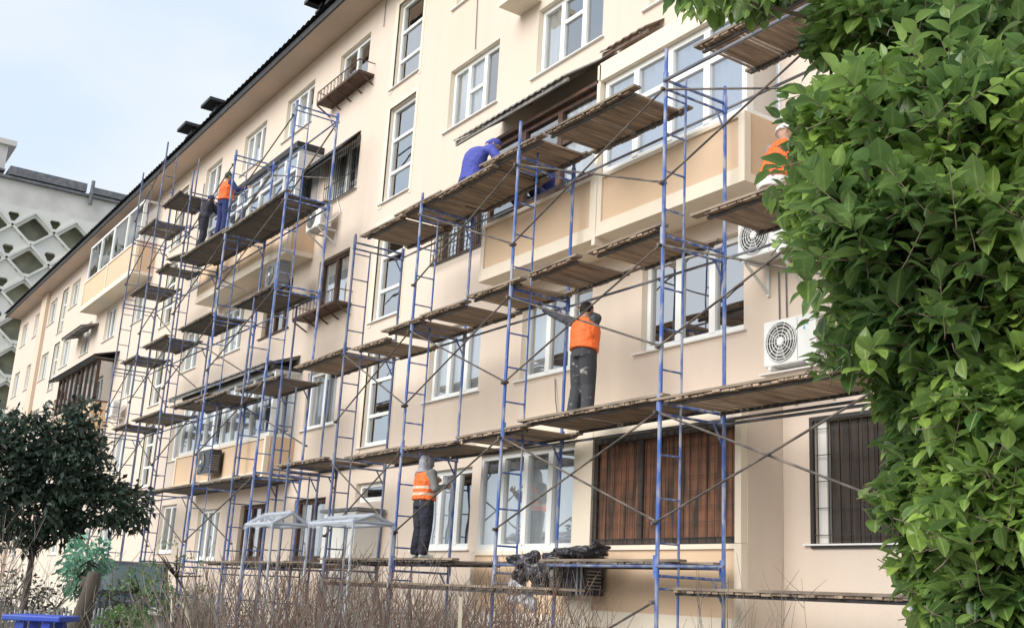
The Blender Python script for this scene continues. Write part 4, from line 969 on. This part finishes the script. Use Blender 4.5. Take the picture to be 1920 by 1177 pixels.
# --- dark tree at the lower left
def small_leaf_tree(name, base, h, blobs_, m, label, n, ll, trunkm, cat='tree', trunk_r=.14, lean=(0, 0), fl=.45, bt=1):
    T = empty(name, base, label, cat); O = Vector(base); lf = Leaves(); mbt = MB()
    top = O+Vector((lean[0], lean[1], h)); mbt.path([O, O+Vector((lean[0]*.2, 0, h*.35)), O+Vector((lean[0]*.7, lean[1]*.6, h*.7)), top], trunk_r, 10, trunk_r*.45)
    for (c, r, w_) in blobs_:
        c = Vector(c); fork = O+Vector((lean[0]*.5, lean[1]*.5, h*random.uniform(fl, .95))); mbt.path([fork, fork.lerp(c, .5)+rv()*.15, c], trunk_r*.4*bt, 6, .012)
        for k in range(9): mbt.path([c, c+Vector((r[0]*random.uniform(-.8, .8), r[1]*random.uniform(-.8, .8), r[2]*random.uniform(-.6, .8)))], .02, 4, .005)
        ncl = int(w_*n/9)
        for k in range(ncl):
            v = rv(); v = v.normalized()*(v.length**.4)*random.uniform(.85, 1.12); p = c+Vector((v.x*r[0], v.y*r[1], v.z*r[2])); t0 = random.random()*.7
            for q in range(9): lf.small(p+rv()*ll*1.1, (v*.5+rv()+Vector((0, 0, -.2))), ll*random.uniform(.7, 1.3), ll*.42, min(1, t0+random.random()*.3))
    lf.build('crown', m, T, O)
    o2 = mbt.build('trunk', trunkm, None, True)
    for v in o2.data.vertices: v.co -= O
    o2.parent = T; return T
M_DLEAF = leafmat('dark_leaf', (.008, .018, .018), (.05, .085, .055), .45, .15)
random.seed(21)
def GP(px, dist):   # ground point under a pixel column at a horizontal distance
    d = ray(px, 1080); d = Vector((d.x, d.y, 0)).normalized()*dist; return Vector((d.x, d.y, GZ))
b0 = GP(52, 19.0); DD = lambda px, py, dist=19.0: (lambda q: q*(dist/Vector((q.x, q.y, 0)).length))(ray(px, py))
def bl(px, py, rx, ry, w_, dist=19.0):
    k = dist*1.12/FPX; return (DD(px, py, dist), (rx*k, rx*k*.9, ry*k), w_)
small_leaf_tree('dark_tree', b0, 2.1, [bl(60, 835, 50, 34, 1.9), bl(155, 778, 24, 18, .6), bl(115, 800, 34, 22, .9), bl(20, 870, 50, 45, 2.6), bl(100, 885, 62, 42, 2.8), bl(205, 905, 26, 20, .5), bl(150, 905, 30, 26, .8), bl(185, 948, 55, 32, 2.4), bl(250, 950, 26, 30, 1.0), bl(60, 955, 75, 38, 3.4), bl(30, 1000, 50, 20, .9), bl(-60, 900, 90, 90, 5), bl(120, 985, 30, 26, 1.1), bl(5, 800, 40, 28, 1.2), bl(150, 860, 36, 36, 1.4), bl(165, 830, 22, 22, .5)],
                M_DLEAF, 'dense near-black evergreen tree at the lower left corner of the block', 430, .13, M_BARKD, trunk_r=.075, lean=(.1, 0), fl=.8, bt=.5)
M_TEAL = leafmat('teal_leaf', (.03, .12, .075), (.20, .42, .30), .5, .25)
b1_ = GP(146, 15.0)
T2 = small_leaf_tree('leaning_tree', b1_, 1.62, [bl(165, 1050, 34, 30, 1.6, 15.5), bl(148, 1078, 22, 20, .7, 15.5)], M_TEAL, 'stout leaning dark trunk with pale bluish-green leaves on top', 330, .10, M_BARKD, trunk_r=.17, lean=(.32, .12))
M_GBUSH = leafmat('bush_leaf', (.03, .075, .02), (.13, .22, .07), .5, .25)
def bush(px, py, rx, ry, dist, label, n=60, ll=.06, m=None):
    g = GP(px, dist); c = DD(px, py, dist); k = dist*1.12/FPX
    small_leaf_tree('green_bush', g, max(.4, (c.z-GZ)*.7), [((c.x, c.y, c.z), (rx*k, rx*k*.8, ry*k), n/10), ((c.x, c.y, (c.z+GZ)/2), (rx*k*1.1, rx*k*.9, (c.z-GZ)*.5), n/10)], m or M_GBUSH, label, 100, ll, M_BARKD, 'bush', trunk_r=.03)
bush(265, 1115, 55, 45, 13, 'leafy green bush beside the leaning trunk', 60)
bush(330, 1080, 60, 60, 16, 'thin light green bush in front of the ground-floor windows', 26)
bush(225, 1165, 40, 20, 12, 'low pale green bush at the bottom edge beside the leaning trunk', 30)
M_SHADEBUSH = leafmat('shade_bush_leaf', (.012, .02, .018), (.06, .075, .06), .6, .15)  # near-black leaves for bushes added to imitate the shaded clutter at lower left
bush(20, 1120, 60, 40, 20, 'added dark bush for the shaded clutter behind the trunk of the dark tree', 60, .09, M_SHADEBUSH)
bush(105, 1140, 50, 34, 21, 'low dark bush added for the shade behind the blue bench', 50, .09, M_SHADEBUSH)
bush(205, 1120, 45, 30, 24, 'dark bush added for the shade in front of the parked van', 40, .09, M_SHADEBUSH)
# --- bare winter shrubs along the bottom
M_TWIG = mat('reddish_twigs', (.22, .135, .10), (.12, .085, .07), scale=3, rough=.9)
M_TWIGG = mat('grey_twigs', (.27, .235, .21), (.14, .125, .115), scale=3, rough=.9)
def bare_shrub(px, dist, h, spread, n, label, m, grp='bare winter shrubs along the facade', r=.0072):
    g = GP(px, dist); mbx = MB()
    for k in range(n):
        a = random.random()*6.28; q = Vector((math.cos(a), math.sin(a), 0))*random.random()*spread; b = g+q*.6
        hh = h*random.uniform(.55, 1.08); tip = g+q*1.5+Vector((random.uniform(-.15, .15), random.uniform(-.15, .15), hh))
        md = b.lerp(tip, .5)+rv()*.16; rr_ = r*random.uniform(.5, 1.3); tip = tip+rv()*.12; mbx.path([b, b.lerp(md, .5)+rv()*.05, md, md.lerp(tip, .5)+rv()*.05, tip], rr_, 4, .0016)
        for j in range(random.randint(4, 8)):
            f = random.uniform(.25, .95); s = b.lerp(md, f*2) if f < .5 else md.lerp(tip, f*2-1); e_ = s+Vector((random.uniform(-.22, .22), random.uniform(-.22, .22), random.uniform(.15, .42))); mbx.path([s, s.lerp(e_, .5)+rv()*.02, e_], r*.55, 3, .0015)
    o = mbx.build('bare_shrub', m, loc=g); tag(o, label, 'shrub', grp); return o
def shl(px, w):
    where = ('left of the tent frame' if px < 460 else 'under the tent frame' if px < 590 else 'between the tent and the hooded worker' if px < 740 else 'below the hooded worker' if px < 870 else 'left of the black plastic bundle' if px < 950 else 'below the black plastic bundle')
    return w+' leafless twiggy shrub in the hedge, '+where
random.seed(3)
for i, px in enumerate(range(385, 1085, 50)):
    bare_shrub(px+random.uniform(-12, 12), random.uniform(9.5, 11.5), random.uniform(1.55, 1.85), .6, 60, shl(px, 'tall'), M_TWIG if i % 3 else M_TWIGG)
for i, px in enumerate(range(420, 1060, 80)):
    bare_shrub(px, random.uniform(7.6, 8.6), random.uniform(1.25, 1.5), .55, 60, shl(px, 'lower front'), M_TWIG if i % 2 else M_TWIGG)
for i, px in enumerate(range(400, 1080, 75)):
    bare_shrub(px+random.uniform(-15, 15), random.uniform(6.6, 7.2), random.uniform(1.15, 1.35), .5, 60, ['dense dark low shrub at the bottom edge, ', 'low grey-brown shrub at the bottom edge, '][i % 2]+shl(px, '').split(', ')[1], M_TWIGG if i % 2 else M_TWIG, r=.0075)
bare_shrub(1320, 10.2, 1.85, .35, 12, 'sparse bare shrub below the brown boarded balcony', M_TWIGG); bare_shrub(1465, 10.2, 1.9, .45, 16, 'sparse bare shrub right of the balcony corner', M_TWIGG)
bare_shrub(15, 14, 2.0, .8, 60, 'grey bare shrub at the far left edge', M_TWIGG)
dups = {}
for o_ in bpy.data.objects:
    if o_.name.startswith('bare_shrub'): dups.setdefault(o_['label'], []).append(o_)
for l_, os_ in dups.items():
    if len(os_) > 1:
        os_.sort(key=lambda q: q.location.x)
        for k_, o_ in enumerate(os_): o_['label'] = l_.replace('leafless twiggy ', 'leafless ')+', '+(('left', 'right') if len(os_) == 2 else ('left', 'middle', 'right'))[min(k_, 2)]+' one'
# dry stakes
M_STAKE = mat('pale_wood', (.55, .5, .4), (.4, .35, .28), scale=5, rough=.8)
mb = MB(); a = DD(872, 1195, 6.0); b = DD(864, 1118, 6.0); mb.bar(a-Vector((0, 0, 1.2)), b, .03, .02); tag(mb.build('stake', M_STAKE, loc=a), 'pale wooden stake standing upright among the shrubs', 'stake')
mb = MB(); a = DD(325, 1160, 8.0); mb.path([DD(322, 1165, 8), DD(323, 1118, 8), DD(345, 1135, 8), DD(358, 1180, 8)], .012, 6); tag(mb.build('broken_branch', M_STAKE, loc=a), 'pale broken branch bent over in the green bush', 'branch')
# ------------------------------------------------------------------ white tent frame, car, bench, fence
M_FILM = mat('tent_tube', (.45, .48, .54), (.36, .39, .46), scale=3, rough=.35)
def filmmat():
    m = bpy.data.materials.new('translucent_film'); m.use_nodes = True; t = m.node_tree; b = t.nodes['Principled BSDF']
    b.inputs['Base Color'].default_value = (.6, .66, .74, 1); b.inputs['Roughness'].default_value = .35
    tr = nn(t, 'ShaderNodeBsdfTransparent'); ms = nn(t, 'ShaderNodeMixShader'); ms.inputs['Fac'].default_value = .28
    t.links.new(tr.outputs[0], ms.inputs[1]); t.links.new(b.outputs[0], ms.inputs[2]); t.links.new(ms.outputs[0], t.nodes['Material Output'].inputs['Surface']); return m
M_FILM2 = filmmat()
def tent(pxa, pxb, py, Y, zt1, zr, dep, label, gable=True):
    xa = P(pxa, py, Y).x; xb = P(pxb, py, Y).x; G = empty('canopy_tent', (xa, Y, GZ), label, 'tent', 'tent frames before the entrance')
    def tn(mb, name, m):
        o = mb.build(name, m)
        for v in o.data.vertices: v.co -= Vector((xa, Y, GZ))
        o.parent = G; return o
    y1 = Y+dep; ym = Y+dep/2
    for (x, y) in ((xa, Y), (xb, Y), (xa, y1), (xb, y1)):
        mb = MB(); mb.tube((x, y, GZ+.01), (x, y, zt1), .02, 8); tn(mb, 'leg', M_FILM)
    mb = MB()
    for x in (xa, xb):
        mb.tube((x, Y, zt1), (x, ym, zr), .026, 8); mb.tube((x, y1, zt1), (x, ym, zr), .026, 8); mb.tube((x, Y, zt1), (x, y1, zt1), .026, 8)
    for y, z in ((Y, zt1), (y1, zt1), (ym, zr)): mb.tube((xa, y, z), (xb, y, z), .03, 8)
    tn(mb, 'roof_frame', M_FILM)
    n = 14; vs = []; fs = []; mb = MB()
    for i in range(n+1):
        x = xa-.05+(xb-xa+.1)*i/n; sg = .02*math.sin(i*.9+pxa)
        vs += [(x, Y-.04, zt1-.06+sg), (x, Y-.02, zt1+.03+sg), (x, Y+dep*.25, (zt1+zr)/2+.03-sg), (x, ym, zr+.04), (x, Y+dep*.75, (zt1+zr)/2+.04-sg), (x, y1+.04, zt1+.02-sg)]
    for i in range(n):
        for j in range(5): fs.append((6*i+j, 6*i+6+j, 6*i+7+j, 6*i+1+j))
    mb.add(vs, fs); tn(mb, 'roof_film', M_FILM2)
tent(463, 512, 975, 6.5, .90, 1.08, .6, 'small translucent tent frame with gabled plastic roof, left of the other')
tent(580, 662, 985, 7.1, .93, 1.04, .65, 'wider low translucent tent frame right of the gabled one')
# parked van
def van():
    p = GP(238, 30); T = empty('parked_van', (p.x, p.y, GZ), 'dark blue-grey van parked below the dark tree', 'van', rz=R_(172))
    body = mat('van_paint', (.04, .055, .08), rough=.3, coat=.5)
    prof = [(-2.2, .35), (-2.2, 1.0), (-1.9, 1.1), (-1.35, 1.2), (-.75, 1.85), (-.4, 1.95), (2.1, 1.95), (2.25, 1.7), (2.3, .35)]
    vs = [(x, -.85, z) for x, z in prof]+[(x, .85, z) for x, z in prof]; n = len(prof)
    mb = MB(); mb.add(vs, [(i, (i+1) % n, n+(i+1) % n, n+i) for i in range(n)]+[tuple(range(n))[::-1], tuple(range(n, 2*n))]); o = mb.build('body', body, T); bevel(o, .05, 2)
    gm = mat('van_glass', (.10, .14, .15), rough=.08)
    mb = MB(); mb.add([(-1.37, -.72, 1.24), (-1.37, .72, 1.24), (-.82, .66, 1.82), (-.82, -.66, 1.82)], [(0, 1, 2, 3)]); o = mb.build('windscreen', gm, T); o.location.x -= .03; o.location.z += .02
    for s in (-1, 1):
        mb = MB(); mb.add([(-1.0, .862*s, 1.25), (-.1, .862*s, 1.25), (-.1, .862*s, 1.8), (-.62, .862*s, 1.8)], [(0, 1, 2, 3)]); mb.add([(0, .862*s, 1.25), (1.9, .862*s, 1.25), (1.9, .862*s, 1.8), (0, .862*s, 1.8)], [(0, 1, 2, 3)]); mb.build('side_window', gm, T)
        mb = MB(); mb.box(-2.225, -2.19, .45*s-.16, .45*s+.16, .75, .92); mb.build('headlight', M_WHITE, T)
        for x in (-1.4, 1.4):
            mb = MB(); mb.tube((x, s*.72, .34), (x, s*.88, .34), .34, 20); w_ = mb.build('wheel', mat('tyre', (.02, .02, .02), rough=.9), T)
            mb = MB(); mb.tube((x, s*.88, .34), (x, s*.89, .34), .2, 16); mb.build('rim', M_GREYM, w_)
    mb = MB(); mb.box(-2.27, -2.2, -.8, .8, .38, .6); mb.build('bumper', M_GREYM, T)
van()
# blue bench at the left bottom corner
M_BENCH = mat('bench_blue', (.02, .06, .50), (.04, .09, .42), scale=4, rough=.45)
a = PD(30, 1150, 9.0); b = PD(128, 1152, 9.0)
T = empty('bench', (a.x, a.y, GZ), 'bright blue painted bench at the bottom left corner', 'bench')
ab = (b-a); ab.z = 0; L_ = ab.length; ang = math.atan2(ab.y, ab.x); T.rotation_euler.z = ang
hz = a.z-GZ
mb = MB(); mb.box(-.02, L_+.02, -.2, .2, hz-.045, hz); o = mb.build('seat', M_BENCH, T); bevel(o, .01)
for x in (.08, L_-.14):
    mb = MB(); mb.box(x, x+.07, -.16, -.09, 0, hz-.05); mb.build('leg', M_BENCH, T); mb = MB(); mb.box(x, x+.07, .09, .16, 0, hz-.05); mb.build('leg', M_BENCH, T)
mb = MB(); mb.box(.1, L_-.1, -.03, .03, hz*.35, hz*.35+.06); mb.build('stretcher', M_BENCH, T)
# picket fence on the far left
M_PICK = mat('weathered_picket', (.24, .25, .28), (.4, .41, .43), scale=3, rough=.8)
pa = GP(-20, 17.5); pb = GP(215, 21.0); F = empty('picket_fence', (pa.x, pa.y, GZ), 'low grey picket fence behind the dark tree trunk at the left', 'fence')
d = pb-pa; n = int(d.length/.14)
mb = MB(); mr_ = MB()
for i in range(n):
    q = d*(i/n); h = 1.05+random.uniform(-.04, .04); mb.bar(q+Vector((0, 0, .06)), q+Vector((0, 0, h)), .08, .02, up=(0, 1, 0))
mb.build('pickets', M_PICK, F)
for z in (.3, .85): mr_.bar(Vector((0, 0, z)), d+Vector((0, 0, z)), .04, .06)
mr_.build('rail', M_PICK, F)
